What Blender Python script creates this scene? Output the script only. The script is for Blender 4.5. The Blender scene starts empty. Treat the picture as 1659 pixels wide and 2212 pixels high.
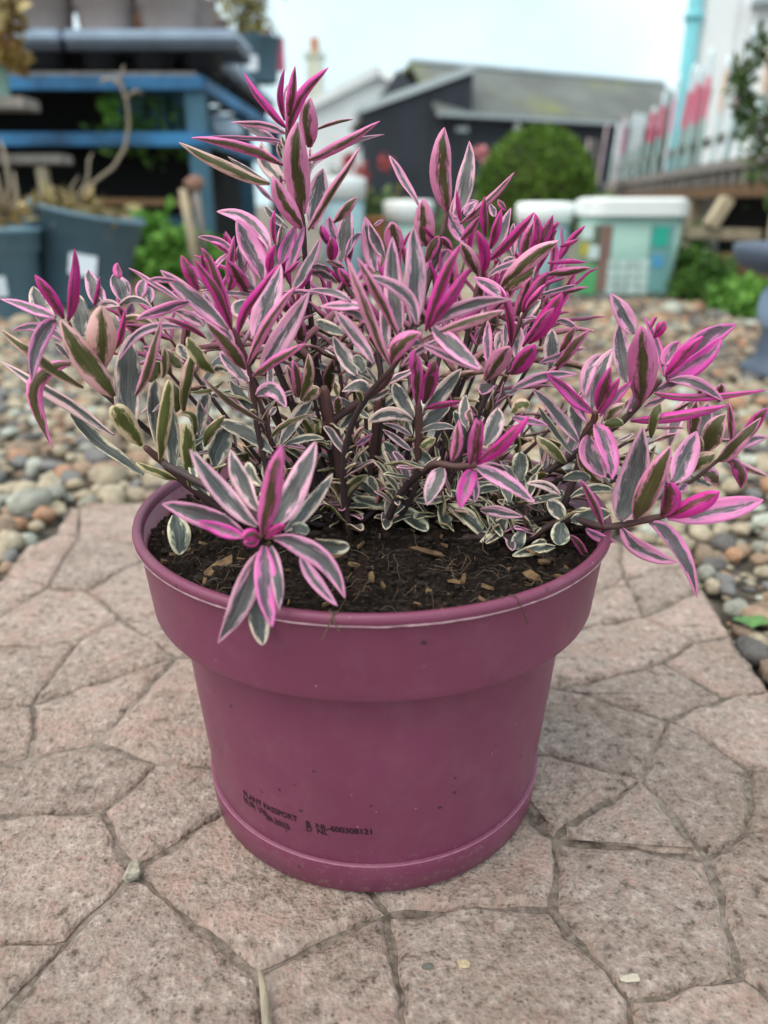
import bpy, bmesh, math, random
import numpy as np
from mathutils import Vector, Matrix, noise as mnoise

random.seed(11)
# ------------------------------------------------------------------ camera, sky, sun
F_PX, PITCH, CAM_H = 1661.0, math.radians(21.8), 0.393
scene = bpy.context.scene
col = scene.collection
cam_data = bpy.data.cameras.new('camera')
cam = bpy.data.objects.new('camera', cam_data)
col.objects.link(cam)
cam.location = (0, 0, CAM_H)
cam.rotation_euler = (math.pi / 2 - PITCH, 0, 0)
cam_data.sensor_fit = 'VERTICAL'
cam_data.sensor_height = 36.0
cam_data.lens = F_PX / 2212.0 * 36.0
cam_data.clip_start = 0.01
cam_data.clip_end = 500
cam_data.dof.use_dof = True
cam_data.dof.focus_distance = 0.46
cam_data.dof.aperture_fstop = 4.5
scene.camera = cam

world = bpy.data.worlds.new('World')
scene.world = world
world.use_nodes = True
wt = world.node_tree
wt.nodes.clear()
SUN_EL, SUN_AZ = math.radians(62), math.radians(-120)      # azimuth from +Y: high on the left, a little behind the camera
sky = wt.nodes.new('ShaderNodeTexSky')
sky.sky_type = 'NISHITA'
sky.sun_disc = False
sky.sun_elevation = SUN_EL
sky.sun_rotation = SUN_AZ
sky.air_density = 1.0
sky.dust_density = 4.0
hsv = wt.nodes.new('ShaderNodeHueSaturation')
hsv.inputs['Saturation'].default_value = 0.35
wmix = wt.nodes.new('ShaderNodeMixRGB')
wmix.inputs[0].default_value = 0.86
wmix.inputs[2].default_value = (6.9, 7.9, 8.2, 1)            # even overcast layer
bg = wt.nodes.new('ShaderNodeBackground')
bg.inputs['Strength'].default_value = 0.105
wo = wt.nodes.new('ShaderNodeOutputWorld')
wt.links.new(sky.outputs[0], hsv.inputs['Color'])
wt.links.new(hsv.outputs[0], wmix.inputs[1])
wtc = wt.nodes.new('ShaderNodeTexCoord')
wno = wt.nodes.new('ShaderNodeTexNoise')                     # soft cloud tone over the whole sky
wno.inputs['Scale'].default_value = 2.3
wno.inputs['Detail'].default_value = 5
wcr = wt.nodes.new('ShaderNodeValToRGB')
wcr.color_ramp.elements[0].position = 0.36
wcr.color_ramp.elements[0].color = (0.64, 0.75, 0.80, 1)
wcr.color_ramp.elements[1].position = 0.66
wcr.color_ramp.elements[1].color = (1.06, 1.06, 1.05, 1)
wmul = wt.nodes.new('ShaderNodeMixRGB')
wmul.blend_type = 'MULTIPLY'
wmul.inputs[0].default_value = 1.0
wt.links.new(wtc.outputs['Generated'], wno.inputs['Vector'])
wt.links.new(wno.outputs['Fac'], wcr.inputs[0])
wt.links.new(wmix.outputs[0], wmul.inputs[1])
wt.links.new(wcr.outputs[0], wmul.inputs[2])
wt.links.new(wmul.outputs[0], bg.inputs['Color'])
wt.links.new(bg.outputs[0], wo.inputs['Surface'])

sun_d = bpy.data.lights.new('sun', 'SUN')
sun_d.energy = 1.5
sun_d.angle = math.radians(70)
sun_d.color = (1.0, 0.89, 0.76)
sun = bpy.data.objects.new('sun', sun_d)
col.objects.link(sun)
sdir = Vector((math.sin(SUN_AZ) * math.cos(SUN_EL), math.cos(SUN_AZ) * math.cos(SUN_EL), math.sin(SUN_EL)))
sun.rotation_euler = sdir.to_track_quat('Z', 'Y').to_euler()
sun.location = sdir * 20
vs = scene.view_settings
vs.view_transform = 'Standard'
vs.look = 'None'
vs.exposure = 0.85
vs.gamma = 1.0
vs.use_curve_mapping = False

# ------------------------------------------------------------------ placing by sight lines
_c, _s = math.cos(PITCH), math.sin(PITCH)
def ray(u, v):
    a = (u - 829.5) / F_PX
    b = (v - 1106.0) / F_PX
    return Vector((a, _c - b * _s, -_s - b * _c))
def atY(u, v, Y):
    d = ray(u, v)
    return Vector((0, 0, CAM_H)) + d * (Y / d.y)
def atZ(u, v, z=0.0):
    d = ray(u, v)
    return Vector((0, 0, CAM_H)) + d * ((z - CAM_H) / d.z)

# ------------------------------------------------------------------ helpers
def tag(o, label=None, cat=None, group=None, kind=None):
    if label: o['label'] = label
    if cat: o['category'] = cat
    if group: o['group'] = group
    if kind: o['kind'] = kind
    return o
def empty(name, loc=(0, 0, 0), rz=0.0):
    o = bpy.data.objects.new(name, None)
    o.location = loc
    o.rotation_euler = (0, 0, rz)
    o.empty_display_size = 0.05
    col.objects.link(o)
    return o
def link(name, me, mat=None, parent=None, loc=None, rot=None, smooth=False):
    o = bpy.data.objects.new(name, me)
    if mat and not me.materials:
        me.materials.append(mat)
    if smooth:
        me.polygons.foreach_set('use_smooth', [True] * len(me.polygons))
    col.objects.link(o)
    if parent: o.parent = parent
    if loc is not None: o.location = loc
    if rot is not None: o.rotation_euler = rot
    return o
class MB:
    """collects vertices and faces for one mesh"""
    def __init__(self):
        self.v, self.f = [], []
    def add(self, vs_, fs_):
        n = len(self.v)
        self.v += [tuple(p) for p in vs_]
        self.f += [tuple(i + n for i in f) for f in fs_]
        return self
    def box(self, c, s, M=None, bev=0.0):
        x, y, z = s[0] / 2, s[1] / 2, s[2] / 2
        if bev > 0:
            bm = bmesh.new()
            bmesh.ops.create_cube(bm, size=1)
            bmesh.ops.scale(bm, vec=s, verts=bm.verts)
            bmesh.ops.bevel(bm, geom=list(bm.edges), offset=min(bev, min(s) * .45), segments=2, affect='EDGES')
            pts = [p.co.copy() for p in bm.verts]
            bm.verts.index_update()
            fs_ = [[p.index for p in f.verts] for f in bm.faces]
            bm.free()
        else:
            pts = [Vector((sx * x, sy * y, sz * z)) for sx in (-1, 1) for sy in (-1, 1) for sz in (-1, 1)]
            fs_ = [(0, 1, 3, 2), (4, 6, 7, 5), (0, 4, 5, 1), (2, 3, 7, 6), (0, 2, 6, 4), (1, 5, 7, 3)]
        if M is not None: pts = [M @ p for p in pts]
        return self.add([p + Vector(c) for p in pts], fs_)
    def tube(self, pts, rad, n=8, caps=True):
        pts = [Vector(p) for p in pts]
        if not isinstance(rad, (list, tuple)): rad = [rad] * len(pts)
        vs_, fs_ = [], []
        up = Vector((0.13, 0.21, 0.97))
        for i, p in enumerate(pts):
            t = (pts[min(i + 1, len(pts) - 1)] - pts[max(i - 1, 0)]).normalized()
            a = t.cross(up)
            if a.length < 1e-3: a = t.cross(Vector((1, 0, 0)))
            a.normalize()
            b = t.cross(a)
            for k in range(n):
                w = 2 * math.pi * k / n
                vs_.append(p + (a * math.cos(w) + b * math.sin(w)) * rad[i])
        for i in range(len(pts) - 1):
            for k in range(n):
                k2 = (k + 1) % n
                fs_.append((i * n + k, i * n + k2, (i + 1) * n + k2, (i + 1) * n + k))
        if caps:
            fs_.append(tuple(range(n - 1, -1, -1)))
            m = (len(pts) - 1) * n
            fs_.append(tuple(m + k for k in range(n)))
        return self.add(vs_, fs_)
    def lathe(self, prof, n=48, c=(0, 0, 0)):
        vs_, fs_ = [], []
        for r, z in prof:
            for k in range(n):
                w = 2 * math.pi * k / n
                vs_.append((c[0] + r * math.cos(w), c[1] + r * math.sin(w), c[2] + z))
        for i in range(len(prof) - 1):
            for k in range(n):
                k2 = (k + 1) % n
                fs_.append((i * n + k, i * n + k2, (i + 1) * n + k2, (i + 1) * n + k))
        return self.add(vs_, fs_)
    def build(self, name, mat=None, parent=None, smooth=False, **kw):
        me = bpy.data.meshes.new(name)
        me.from_pydata(self.v, [], self.f)
        me.update()
        return link(name, me, mat, parent, smooth=smooth, **kw)

# ------------------------------------------------------------------ materials
def nodes_of(name):
    m = bpy.data.materials.new(name)
    m.use_nodes = True
    nt = m.node_tree
    b = nt.nodes['Principled BSDF']
    return m, nt, b
def N(nt, t, **kw):
    n = nt.nodes.new(t)
    for k, v in kw.items():
        if k in ('operation', 'blend_type', 'noise_dimensions', 'feature', 'attribute_name', 'data_type', 'interpolation_type', 'musgrave_type', 'distance'):
            setattr(n, k, v)
        else:
            n.inputs[k].default_value = v
    return n
def ramp(nt, stops, interp='LINEAR'):
    r = nt.nodes.new('ShaderNodeValToRGB')
    r.color_ramp.interpolation = interp
    e = r.color_ramp.elements
    while len(e) < len(stops): e.new(0.5)
    for i, (p, c) in enumerate(stops):
        e[i].position = p
        e[i].color = (*c, 1) if len(c) == 3 else c
    return r
def mix(nt, f, a, b, mode='MIX'):
    n = nt.nodes.new('ShaderNodeMixRGB')
    n.blend_type = mode
    for i, s in enumerate((f, a, b)):
        if isinstance(s, (int, float)): n.inputs[i].default_value = s
        elif isinstance(s, tuple): n.inputs[i].default_value = (*s, 1) if len(s) == 3 else s
        else: nt.links.new(s, n.inputs[i])
    return n.outputs[0]
def math_(nt, op, a, b=None, c=None):
    n = nt.nodes.new('ShaderNodeMath')
    n.operation = op
    for i, s in enumerate((a, b, c)):
        if s is None: continue
        if isinstance(s, (int, float)): n.inputs[i].default_value = s
        else: nt.links.new(s, n.inputs[i])
    return n.outputs[0]
def coords(nt, scale=None, kind='Object'):
    tc = nt.nodes.new('ShaderNodeTexCoord')
    if scale is None: return tc.outputs[kind]
    mp = nt.nodes.new('ShaderNodeMapping')
    mp.inputs['Scale'].default_value = scale if isinstance(scale, tuple) else (scale,) * 3
    nt.links.new(tc.outputs[kind], mp.inputs['Vector'])
    return mp.outputs[0]
def noise(nt, vec, scale, detail=4, rough=0.55):
    n = nt.nodes.new('ShaderNodeTexNoise')
    n.inputs['Scale'].default_value = scale
    n.inputs['Detail'].default_value = detail
    n.inputs['Roughness'].default_value = rough
    if vec is not None: nt.links.new(vec, n.inputs['Vector'])
    return n.outputs['Fac']
def bump(nt, b, h, strength, dist):
    n = nt.nodes.new('ShaderNodeBump')
    n.inputs['Strength'].default_value = strength
    n.inputs['Distance'].default_value = dist
    nt.links.new(h, n.inputs['Height'])
    nt.links.new(n.outputs[0], b.inputs['Normal'])
    return n
def simple(name, c, rough=0.6, var=0.25, scale=6.0, bmp=0.15, bdist=0.01, spec=0.4, stretch=(1, 1, 1), dark=None, detail=5):
    """base colour with patchy wear, random per object, light relief"""
    m, nt, b = nodes_of(name)
    v = coords(nt, stretch)
    n1 = noise(nt, v, scale, detail, 0.6)
    lo = tuple(k * (1 - var) for k in c) if dark is None else dark
    hi = tuple(min(1, k * (1 + var)) for k in c)
    r = ramp(nt, [(0.3, lo), (0.7, hi)])
    nt.links.new(n1, r.inputs[0])
    oi = nt.nodes.new('ShaderNodeObjectInfo')
    rv = math_(nt, 'MULTIPLY_ADD', oi.outputs['Random'], 0.24, 0.88)
    hs = nt.nodes.new('ShaderNodeHueSaturation')
    nt.links.new(rv, hs.inputs['Value'])
    nt.links.new(r.outputs[0], hs.inputs['Color'])
    nt.links.new(hs.outputs[0], b.inputs['Base Color'])
    rr = math_(nt, 'MULTIPLY_ADD', n1, 0.25, rough - 0.12)
    nt.links.new(rr, b.inputs['Roughness'])
    b.inputs['Specular IOR Level'].default_value = spec
    n2 = noise(nt, v, scale * 5, 6, 0.7)
    bump(nt, b, n2, bmp, bdist)
    return m
# ------------------------------------------------------------------ ground, paving, gravel
def concrete_mat():
    m, nt, b = nodes_of('stamped_concrete')
    v = coords(nt)
    big = noise(nt, v, 9, 3, 0.5)
    mid = noise(nt, v, 60, 5, 0.65)
    fine = noise(nt, v, 420, 6, 0.75)
    r = ramp(nt, [(0.38, (0.19, 0.143, 0.118)), (0.455, (0.47, 0.358, 0.305)), (0.53, (0.56, 0.435, 0.378)), (0.62, (0.77, 0.625, 0.55))])
    pit = noise(nt, v, 150, 5, 0.68)
    nt.links.new(math_(nt, 'ADD', math_(nt, 'MULTIPLY', mid, 0.35), math_(nt, 'MULTIPLY', pit, 0.65)), r.inputs[0])  # dark end paints in shade of the surface pits, with their dirt
    oi = nt.nodes.new('ShaderNodeObjectInfo')
    # pink pigment left in patches, more on some stones than on others
    pk = math_(nt, 'ADD', math_(nt, 'MULTIPLY', noise(nt, v, 34, 4, 0.7), 1.0), math_(nt, 'MULTIPLY', oi.outputs['Random'], 0.17))
    pr = ramp(nt, [(0.60, (0, 0, 0)), (0.74, (1, 1, 1))])
    nt.links.new(pk, pr.inputs[0])
    c1 = mix(nt, math_(nt, 'MULTIPLY', pr.outputs[0], 0.45), r.outputs[0], (0.70, 0.45, 0.39))
    # aggregate: dark, pale and salmon grains
    vo = nt.nodes.new('ShaderNodeTexVoronoi')
    vo.inputs['Scale'].default_value = 330
    nt.links.new(v, vo.inputs['Vector'])
    sep = nt.nodes.new('ShaderNodeSeparateColor')
    nt.links.new(vo.outputs['Color'], sep.inputs[0])
    gr = ramp(nt, [(0.0, (0.11, 0.095, 0.085)), (0.12, (0.20, 0.165, 0.14)), (0.17, (0.40, 0.33, 0.28)), (0.84, (0.46, 0.38, 0.33)), (0.88, (0.72, 0.64, 0.57)), (0.95, (0.68, 0.36, 0.30)), (1.0, (0.68, 0.36, 0.30))])
    nt.links.new(sep.outputs[0], gr.inputs[0])
    inside = ramp(nt, [(0.25, (1, 1, 1)), (0.42, (0, 0, 0))])
    nt.links.new(vo.outputs['Distance'], inside.inputs[0])
    c2 = mix(nt, math_(nt, 'MULTIPLY', inside.outputs[0], 0.6), c1, gr.outputs[0])
    # brown-grey dirt clouds
    dr = ramp(nt, [(0.36, (0.76, 0.72, 0.68)), (0.56, (1.0, 1.0, 1.0))])
    nt.links.new(math_(nt, 'ADD', math_(nt, 'MULTIPLY', big, 0.6), math_(nt, 'MULTIPLY', noise(nt, v, 26, 5, 0.6), 0.4)), dr.inputs[0])
    c3 = mix(nt, 0.85, c2, dr.outputs[0], 'MULTIPLY')
    hs = nt.nodes.new('ShaderNodeHueSaturation')
    nt.links.new(math_(nt, 'MULTIPLY_ADD', oi.outputs['Random'], 0.26, 0.88), hs.inputs['Value'])
    nt.links.new(c3, hs.inputs['Color'])
    # brown and mossy stains, pale cement smears
    st_ = ramp(nt, [(0.60, (0, 0, 0)), (0.72, (1, 1, 1))])
    nt.links.new(noise(nt, v, 15, 6, 0.68), st_.inputs[0])
    c4 = mix(nt, math_(nt, 'MULTIPLY', st_.outputs[0], 0.55), hs.outputs[0], (0.20, 0.165, 0.12))
    sm_ = ramp(nt, [(0.63, (0, 0, 0)), (0.70, (1, 1, 1))])
    mo = nt.nodes.new('ShaderNodeMapping'); mo.inputs['Location'].default_value = (3.1, 7.7, 0)
    nt.links.new(v, mo.inputs['Vector'])
    nt.links.new(noise(nt, mo.outputs[0], 12, 7, 0.7), sm_.inputs[0])
    c4 = mix(nt, math_(nt, 'MULTIPLY', sm_.outputs[0], 0.45), c4, (0.66, 0.60, 0.545))
    nt.links.new(c4, b.inputs['Base Color'])
    b.inputs['Roughness'].default_value = 0.9
    b.inputs['Specular IOR Level'].default_value = 0.25
    h = math_(nt, 'ADD', math_(nt, 'MULTIPLY', noise(nt, v, 150, 7, 0.72), 1.0), math_(nt, 'MULTIPLY', mid, 0.9))
    h = math_(nt, 'ADD', h, math_(nt, 'MULTIPLY', vo.outputs['Distance'], -0.35))
    bump(nt, b, h, 1.0, 0.008)
    return m
def joint_mat():
    m, nt, b = nodes_of('joint_dirt')
    v = coords(nt)
    n = noise(nt, v, 190, 5, 0.65)
    big = noise(nt, v, 7, 3, 0.5)
    r = ramp(nt, [(0.34, (0.075, 0.057, 0.045)), (0.48, (0.155, 0.120, 0.098)), (0.64, (0.27, 0.215, 0.18))])
    nt.links.new(n, r.inputs[0])
    sand = ramp(nt, [(0.58, (0, 0, 0)), (0.66, (1, 1, 1))])
    nt.links.new(big, sand.inputs[0])
    c = mix(nt, math_(nt, 'MULTIPLY', sand.outputs[0], 0.7), r.outputs[0], (0.40, 0.33, 0.28))
    moss = ramp(nt, [(0.58, (0, 0, 0)), (0.70, (1, 1, 1))])
    nt.links.new(noise(nt, v, 11, 4, 0.6), moss.inputs[0])
    c = mix(nt, math_(nt, 'MULTIPLY', moss.outputs[0], 0.5), c, (0.12, 0.11, 0.04))
    nt.links.new(c, b.inputs['Base Color'])
    b.inputs['Roughness'].default_value = 0.95
    bump(nt, b, noise(nt, v, 180, 6, 0.7), 0.8, 0.003)
    return m
PEB = [(0.0, (0.16, 0.15, 0.15)), (0.09, (0.24, 0.235, 0.245)), (0.19, (0.44, 0.37, 0.28)), (0.32, (0.30, 0.22, 0.165)), (0.43, (0.50, 0.42, 0.31)),
       (0.55, (0.42, 0.29, 0.21)), (0.65, (0.36, 0.36, 0.32)), (0.72, (0.56, 0.48, 0.37)), (0.84, (0.52, 0.30, 0.19)), (0.91, (0.55, 0.58, 0.52)), (0.97, (0.13, 0.10, 0.09))]
def pebble_mat(name, from_attr):
    m, nt, b = nodes_of(name)
    v = coords(nt)
    if from_attr:
        a = N(nt, 'ShaderNodeAttribute', attribute_name='rnd')
        f = a.outputs['Fac']
    else:
        f = nt.nodes.new('ShaderNodeObjectInfo').outputs['Random']
    r = ramp(nt, PEB, 'CONSTANT')
    nt.links.new(f, r.inputs[0])
    sc = 60 if from_attr else 1.6
    n = noise(nt, v, sc, 6, 0.7)
    lo = ramp(nt, [(0.3, (0.46, 0.43, 0.39)), (0.65, (0.98, 0.96, 0.93))])
    nt.links.new(n, lo.inputs[0])
    c = mix(nt, 1.0, r.outputs[0], lo.outputs[0], 'MULTIPLY')
    nt.links.new(c, b.inputs['Base Color'])
    b.inputs['Roughness'].default_value = 0.68
    b.inputs['Specular IOR Level'].default_value = 0.35
    bump(nt, b, noise(nt, v, sc * 4, 5, 0.6), 0.25, 0.01 if from_attr else 0.3)
    return m
M_CONC, M_JOINT = concrete_mat(), joint_mat()
M_PEB, M_PEBS = pebble_mat('pebble_stone', False), pebble_mat('pebble_mass', True)
M_GROUND = simple('bare_ground', (0.17, 0.145, 0.115), 0.95, 0.4, 3.0, 0.6, 0.02)
M_GRAVBED = simple('gravel_grit', (0.16, 0.135, 0.11), 0.95, 0.45, 25.0, 0.8, 0.01)

g = MB().add([(-200, -30, -0.05), (200, -30, -0.05), (200, 400, -0.05), (-200, 400, -0.05)], [(0, 1, 2, 3)]).build('ground', M_GROUND)
tag(g, 'brown bare earth spreading under the garden to the horizon', 'ground', kind='structure')

# paving: joint lines between the stones, each stone a piece of its own
ND = dict(
 L0=(0,1254), L0b=(12,1238), bl1=(60,1175), bl2=(118,1152), bl3=(148,1100), a1u=(170,1092), bk1=(300,1083), bk2=(700,1085), bk3=(1100,1120), bk4=(1345,1168), rc=(1488,1182), rc2=(1500,1212),
 re1=(1517,1268), re2=(1560,1340), re2b=(1579,1370), re3=(1602,1407), re4=(1661,1488), re5=(1790,1680), re6=(1880,1830), re7=(2040,2420), o12=(1400,2420), o8=(905,2420), o7=(578,2420), o6=(-200,2420),
 o5b=(-330,2010), o5=(-300,1775), o4=(-280,1725), o3=(-280,1572), bL=(-250,1400), o1=(-110,1388),
 a1=(171,1156), a2=(105,1263), a3=(182,1274), a4=(262,1335), a5=(165,1387), a6=(69,1517), a7=(380,1416), b2=(64,1631), b3=(213,1599), b3b=(340,1645), b4=(220,1748), b5=(284,1880), m1=(142,2029), t1=(555,2097),
 c1=(836,1969), d4=(1193,1957), d1=(1197,1807), d2=(1385,1682), d3=(1530,1850), d7b=(1616,1789), d7=(1616,1655), e1=(1446,1549), e2=(1211,1482), e3=(1430,1425), e4=(1565,1503), e5=(1496,1384), e6=(1389,1329), f2=(1350,1246),
 d5=(1606,2108), d6=(1360,2155), k1=(360,1180), k2=(440,1300), q1=(600,1400), q2=(640,1660), q3=(900,1420), q4=(1150,1370), q5=(980,1570))
ED = [('L0','L0b'),('L0b','bl1'),('bl1','bl2'),('bl2','bl3'),('bl3','a1u'),('a1u','bk1'),('bk1','bk2'),('bk2','bk3'),('bk3','bk4'),('bk4','rc'),('rc','rc2'),('rc2','re1'),('re1','re2'),('re2','re2b'),('re2b','re3'),('re3','re4'),('re4','re5'),('re5','re6'),('re6','re7'),('re7','o12'),('o12','o8'),('o8','o7'),('o7','o6'),('o6','o5b'),('o5b','o5'),('o5','o4'),('o4','o3'),('o3','bL'),('bL','L0'),
 ('a1','bl2'),('a1','a1u'),('a1','k1'),('a1','a2'),('a2','L0b'),('a2','o1'),('o1','bL'),('a2','a3'),('a3','k1'),('k1','bk2'),('k1','k2'),('a3','a4'),('a4','k2'),('a4','a7'),('a4','a5'),('a5','o1'),('a5','a6'),('a6','o3'),('a6','a7'),('a7','b3'),('a6','b2'),('b2','o4'),('b2','b3'),('b3','b3b'),('b3b','q2'),('b3b','b4'),('b4','o5'),('b4','b5'),('b5','q2'),('b5','m1'),('m1','o6'),('m1','o5b'),('b5','t1'),('t1','o7'),('t1','c1'),('c1','o8'),('c1','d4'),('c1','q2'),
 ('d4','d1'),('d1','q5'),('d1','d2'),('d2','q5'),('d1','d3'),('d2','d3'),('d3','d7b'),('d7b','re6'),('d7b','d7'),('d7','re5'),('d7','e1'),('e1','d2'),('e1','e2'),('e2','q3'),('e2','e3'),('e3','e4'),('e4','e1'),('e4','re4'),('e3','e5'),('e5','re2b'),('e5','e6'),('e6','q4'),('e6','re1'),('e6','f2'),('f2','rc2'),('f2','bk4'),('f2','q4'),('q4','bk3'),('q4','q3'),('q3','q1'),('q1','k2'),('q1','a7'),('q1','q2'),('q3','q5'),('q5','q2'),('d3','d5'),('d5','re7'),('d5','d6'),('d6','d4'),('d6','o12')]
NODE = {k: atZ(*p).to_2d() for k, p in ND.items()}
NODE.update(z6=Vector((-.40, -.20)), z7=Vector((-.10, -.22)), z8=Vector((.07, -.20)), z12=Vector((.19, -.22)), zr=Vector((.34, -.20)))
ED += [('o6', 'z6'), ('z6', 'z7'), ('z7', 'z8'), ('z8', 'z12'), ('z12', 'zr'), ('zr', 're7'), ('o7', 'z7'), ('o8', 'z8'), ('o12', 'z12')]
OUTER = {'L0','L0b','bl1','bl2','bl3','a1u','bk1','bk2','bk3','bk4','rc','rc2','re1','re2','re2b','re3','re4','re5','re6','re7','o12','o8','o7','o6','o5b','o5','o4','o3','bL'}
rp = random.Random(5)
EPTS = {}
for a, b_ in ED:
    A, B = NODE[a], NODE[b_]
    n = max(2, int((B - A).length / 0.0085))
    nrm = Vector((-(B - A).y, (B - A).x)).normalized()
    bow = rp.uniform(-0.03, 0.03) * (B - A).length
    pts = []
    for i in range(n + 1):
        t = i / n
        w = math.sin(math.pi * t)
        j = (rp.uniform(-1, 1) * 0.0009 + 0.0035 * w * mnoise.noise(Vector((A.x * 50 + i * .55, A.y * 31, 7))) + bow * w) if 0 < i < n else 0
        pts.append(A.lerp(B, t) + nrm * j)
    EPTS[(a, b_)] = pts
    EPTS[(b_, a)] = pts[::-1]
adj = {}
for a, b_ in ED:
    adj.setdefault(a, []).append(b_)
    adj.setdefault(b_, []).append(a)
for k in adj:
    adj[k].sort(key=lambda o: math.atan2((NODE[o] - NODE[k]).y, (NODE[o] - NODE[k]).x))
faces, used = [], set()
for a in adj:
    for b_ in adj[a]:
        if (a, b_) in used: continue
        loop, x, y = [], a, b_
        while (x, y) not in used:
            used.add((x, y))
            loop.append((x, y))
            nb = adj[y]
            z = nb[(nb.index(x) - 1) % len(nb)]
            x, y = y, z
        faces.append(loop)
pv_poly = None
paving = empty('paving', (0, 0, 0))
def area2(p): return sum(p[i].x * p[(i + 1) % len(p)].y - p[(i + 1) % len(p)].x * p[i].y for i in range(len(p))) / 2
def inset(poly, d):
    n = len(poly)
    out = []
    for i in range(n):
        p0, p1, p2 = poly[i - 1], poly[i], poly[(i + 1) % n]
        n1 = Vector((-(p1 - p0).y, (p1 - p0).x)); n2 = Vector((-(p2 - p1).y, (p2 - p1).x))
        if n1.length > 0: n1.normalize()
        if n2.length > 0: n2.normalize()
        m_ = n1 + n2
        if m_.length < 0.2: m_ = n1
        m_.normalize()
        k = d / max(0.45, m_.dot(n1))
        out.append(p1 + m_ * k)
    return out
stones = []
for loop in faces:
    poly = []
    for e in loop: poly += EPTS[e][:-1]
    ar = area2(poly)
    if ar < 0:
        outline = poly[::-1]
        continue
    stones.append(poly)
    gap = rp.uniform(0.0017, 0.0028)
    zt = rp.uniform(-0.0008, 0.0008)
    rings = [(gap, -0.012), (gap + 0.0008, -0.0036), (gap + 0.0034, -0.0019), (gap + 0.0100, 0.0)]
    mb, vs_, fs_ = MB(), [], []
    n = len(poly)
    tx, ty = rp.uniform(-.004, .004), rp.uniform(-.004, .004)
    cx = sum(p.x for p in poly) / n; cy = sum(p.y for p in poly) / n
    for d, z in rings:
        for p0_, p in zip(poly, inset(poly, d)):
            kj = 0.55 + 0.9 * max(-.5, min(.9, mnoise.noise(Vector((p0_.x * 33, p0_.y * 33, 11.0 + gap * 900)))))
            p = p0_ + (p - p0_) * max(.25, kj)
            hz = mnoise.noise(Vector((p.x * 40, p.y * 40, 3))) * 0.0013
            vs_.append((p.x, p.y, z + zt + hz + (p.x - cx) * tx + (p.y - cy) * ty))
    for r_ in range(len(rings) - 1):
        for i in range(n):
            i2 = (i + 1) % n
            fs_.append((r_ * n + i, r_ * n + i2, (r_ + 1) * n + i2, (r_ + 1) * n + i))
    fs_.append(tuple((len(rings) - 1) * n + i for i in range(n)))
    st = mb.add(vs_, fs_).build('paving_stone', M_CONC, paving)
bed = MB()
bed.add([(p.x, p.y, -0.0040) for p in outline] + [(p.x, p.y, -0.06) for p in outline],
        [tuple(range(len(outline) - 1, -1, -1)) if area2(outline) < 0 else tuple(range(len(outline)))] + [(i, (i + 1) % len(outline), (i + 1) % len(outline) + len(outline), i + len(outline)) for i in range(len(outline))])
bed.build('joint_bed', M_JOINT, paving)
tag(paving, 'pinkish grey stamped concrete paving in irregular angular pieces under the pot', 'paving', kind='structure')

# gravel
def in_poly(x, y, P):
    c = False
    j = len(P) - 1
    for i in range(len(P)):
        if (P[i].y > y) != (P[j].y > y) and x < (P[j].x - P[i].x) * (y - P[i].y) / (P[j].y - P[i].y) + P[i].x: c = not c
        j = i
    return c
gravel = MB().add([(-4.5, -0.5, -0.03), (4.5, -0.5, -0.03), (4.5, 6.2, -0.03), (-4.5, 6.2, -0.03)], [(0, 1, 2, 3)]).build('gravel_bed', M_GRAVBED)
tag(gravel, 'bed of mixed rounded grey, tan and pink pebbles round the paving', 'gravel', kind='structure')
def ico(sub, seed):
    bm = bmesh.new()
    bmesh.ops.create_icosphere(bm, subdivisions=sub, radius=1)
    r_ = random.Random(seed)
    o = Vector((r_.uniform(0, 50), r_.uniform(0, 50), r_.uniform(0, 50)))
    sx, sy, sz = r_.uniform(.85, 1.2), r_.uniform(.65, .9), r_.uniform(.42, .62)
    for v_ in bm.verts:
        k = 1 + 0.36 * mnoise.noise(v_.co * 1.2 + o) + 0.16 * mnoise.noise(v_.co * 2.6 + o)
        c3_ = v_.co.dot(Vector((math.cos(seed), math.sin(seed), .3)).normalized())
        if c3_ > .62: k *= .62 / c3_ + .06
        v_.co = Vector((v_.co.x * sx * k, v_.co.y * sy * k, v_.co.z * sz * k))
    bm.verts.index_update()
    V = np.array([v_.co[:] for v_ in bm.verts]); Fa = np.array([[v_.index for v_ in f.verts] for f in bm.faces])
    bm.free()
    return V, Fa
PV = [ico(2, s) for s in range(7)]
PVf = [ico(1, s + 20) for s in range(5)]
peb_me = []
for V, Fa in PV:
    me = bpy.data.meshes.new('pebble')
    me.from_pydata(V.tolist(), [], Fa.tolist())
    me.materials.append(M_PEB)
    me.polygons.foreach_set('use_smooth', [True] * len(Fa))
    peb_me.append(me)
rg = random.Random(21)
cands = []
def proj(p):
    d = Vector(p) - Vector((0, 0, CAM_H))
    z = d.y * _c - d.z * _s
    return 829.5 + F_PX * d.x / z, 1106 - F_PX * (d.y * _s + d.z * _c) / z
y = -0.22
while y < 5.6:
    sp = 0.033 if y < 1.6 else (0.036 if y < 2.6 else 0.052)
    xm = min(4.2, 0.72 * max(y, .3) + 0.55)
    x = -xm
    while x < xm:
        px, py = x + rg.uniform(-.5, .5) * sp, y + rg.uniform(-.5, .5) * sp
        big = rg.random()
        R = sp * (0.40 + 0.36 * big ** 2.0 + (0.30 if rg.random() < .07 else 0))
        ok = not in_poly(px, py, outline)
        if ok:
            for q in range(6):
                if in_poly(px + R * .55 * math.cos(q), py + R * .55 * math.sin(q), outline): ok = False
        if ok: cands.append((px, py, R))
        x += sp
    y += sp * 0.9
vis = []
for i, (x, y, R) in enumerate(cands):
    u, v = proj((x, y, 0))
    if -20 < u < 1679 and 0 < v < 2230 and not (300 < u < 1320 and v < 1600):
        vis.append((R / math.hypot(y, CAM_H), i))
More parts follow.
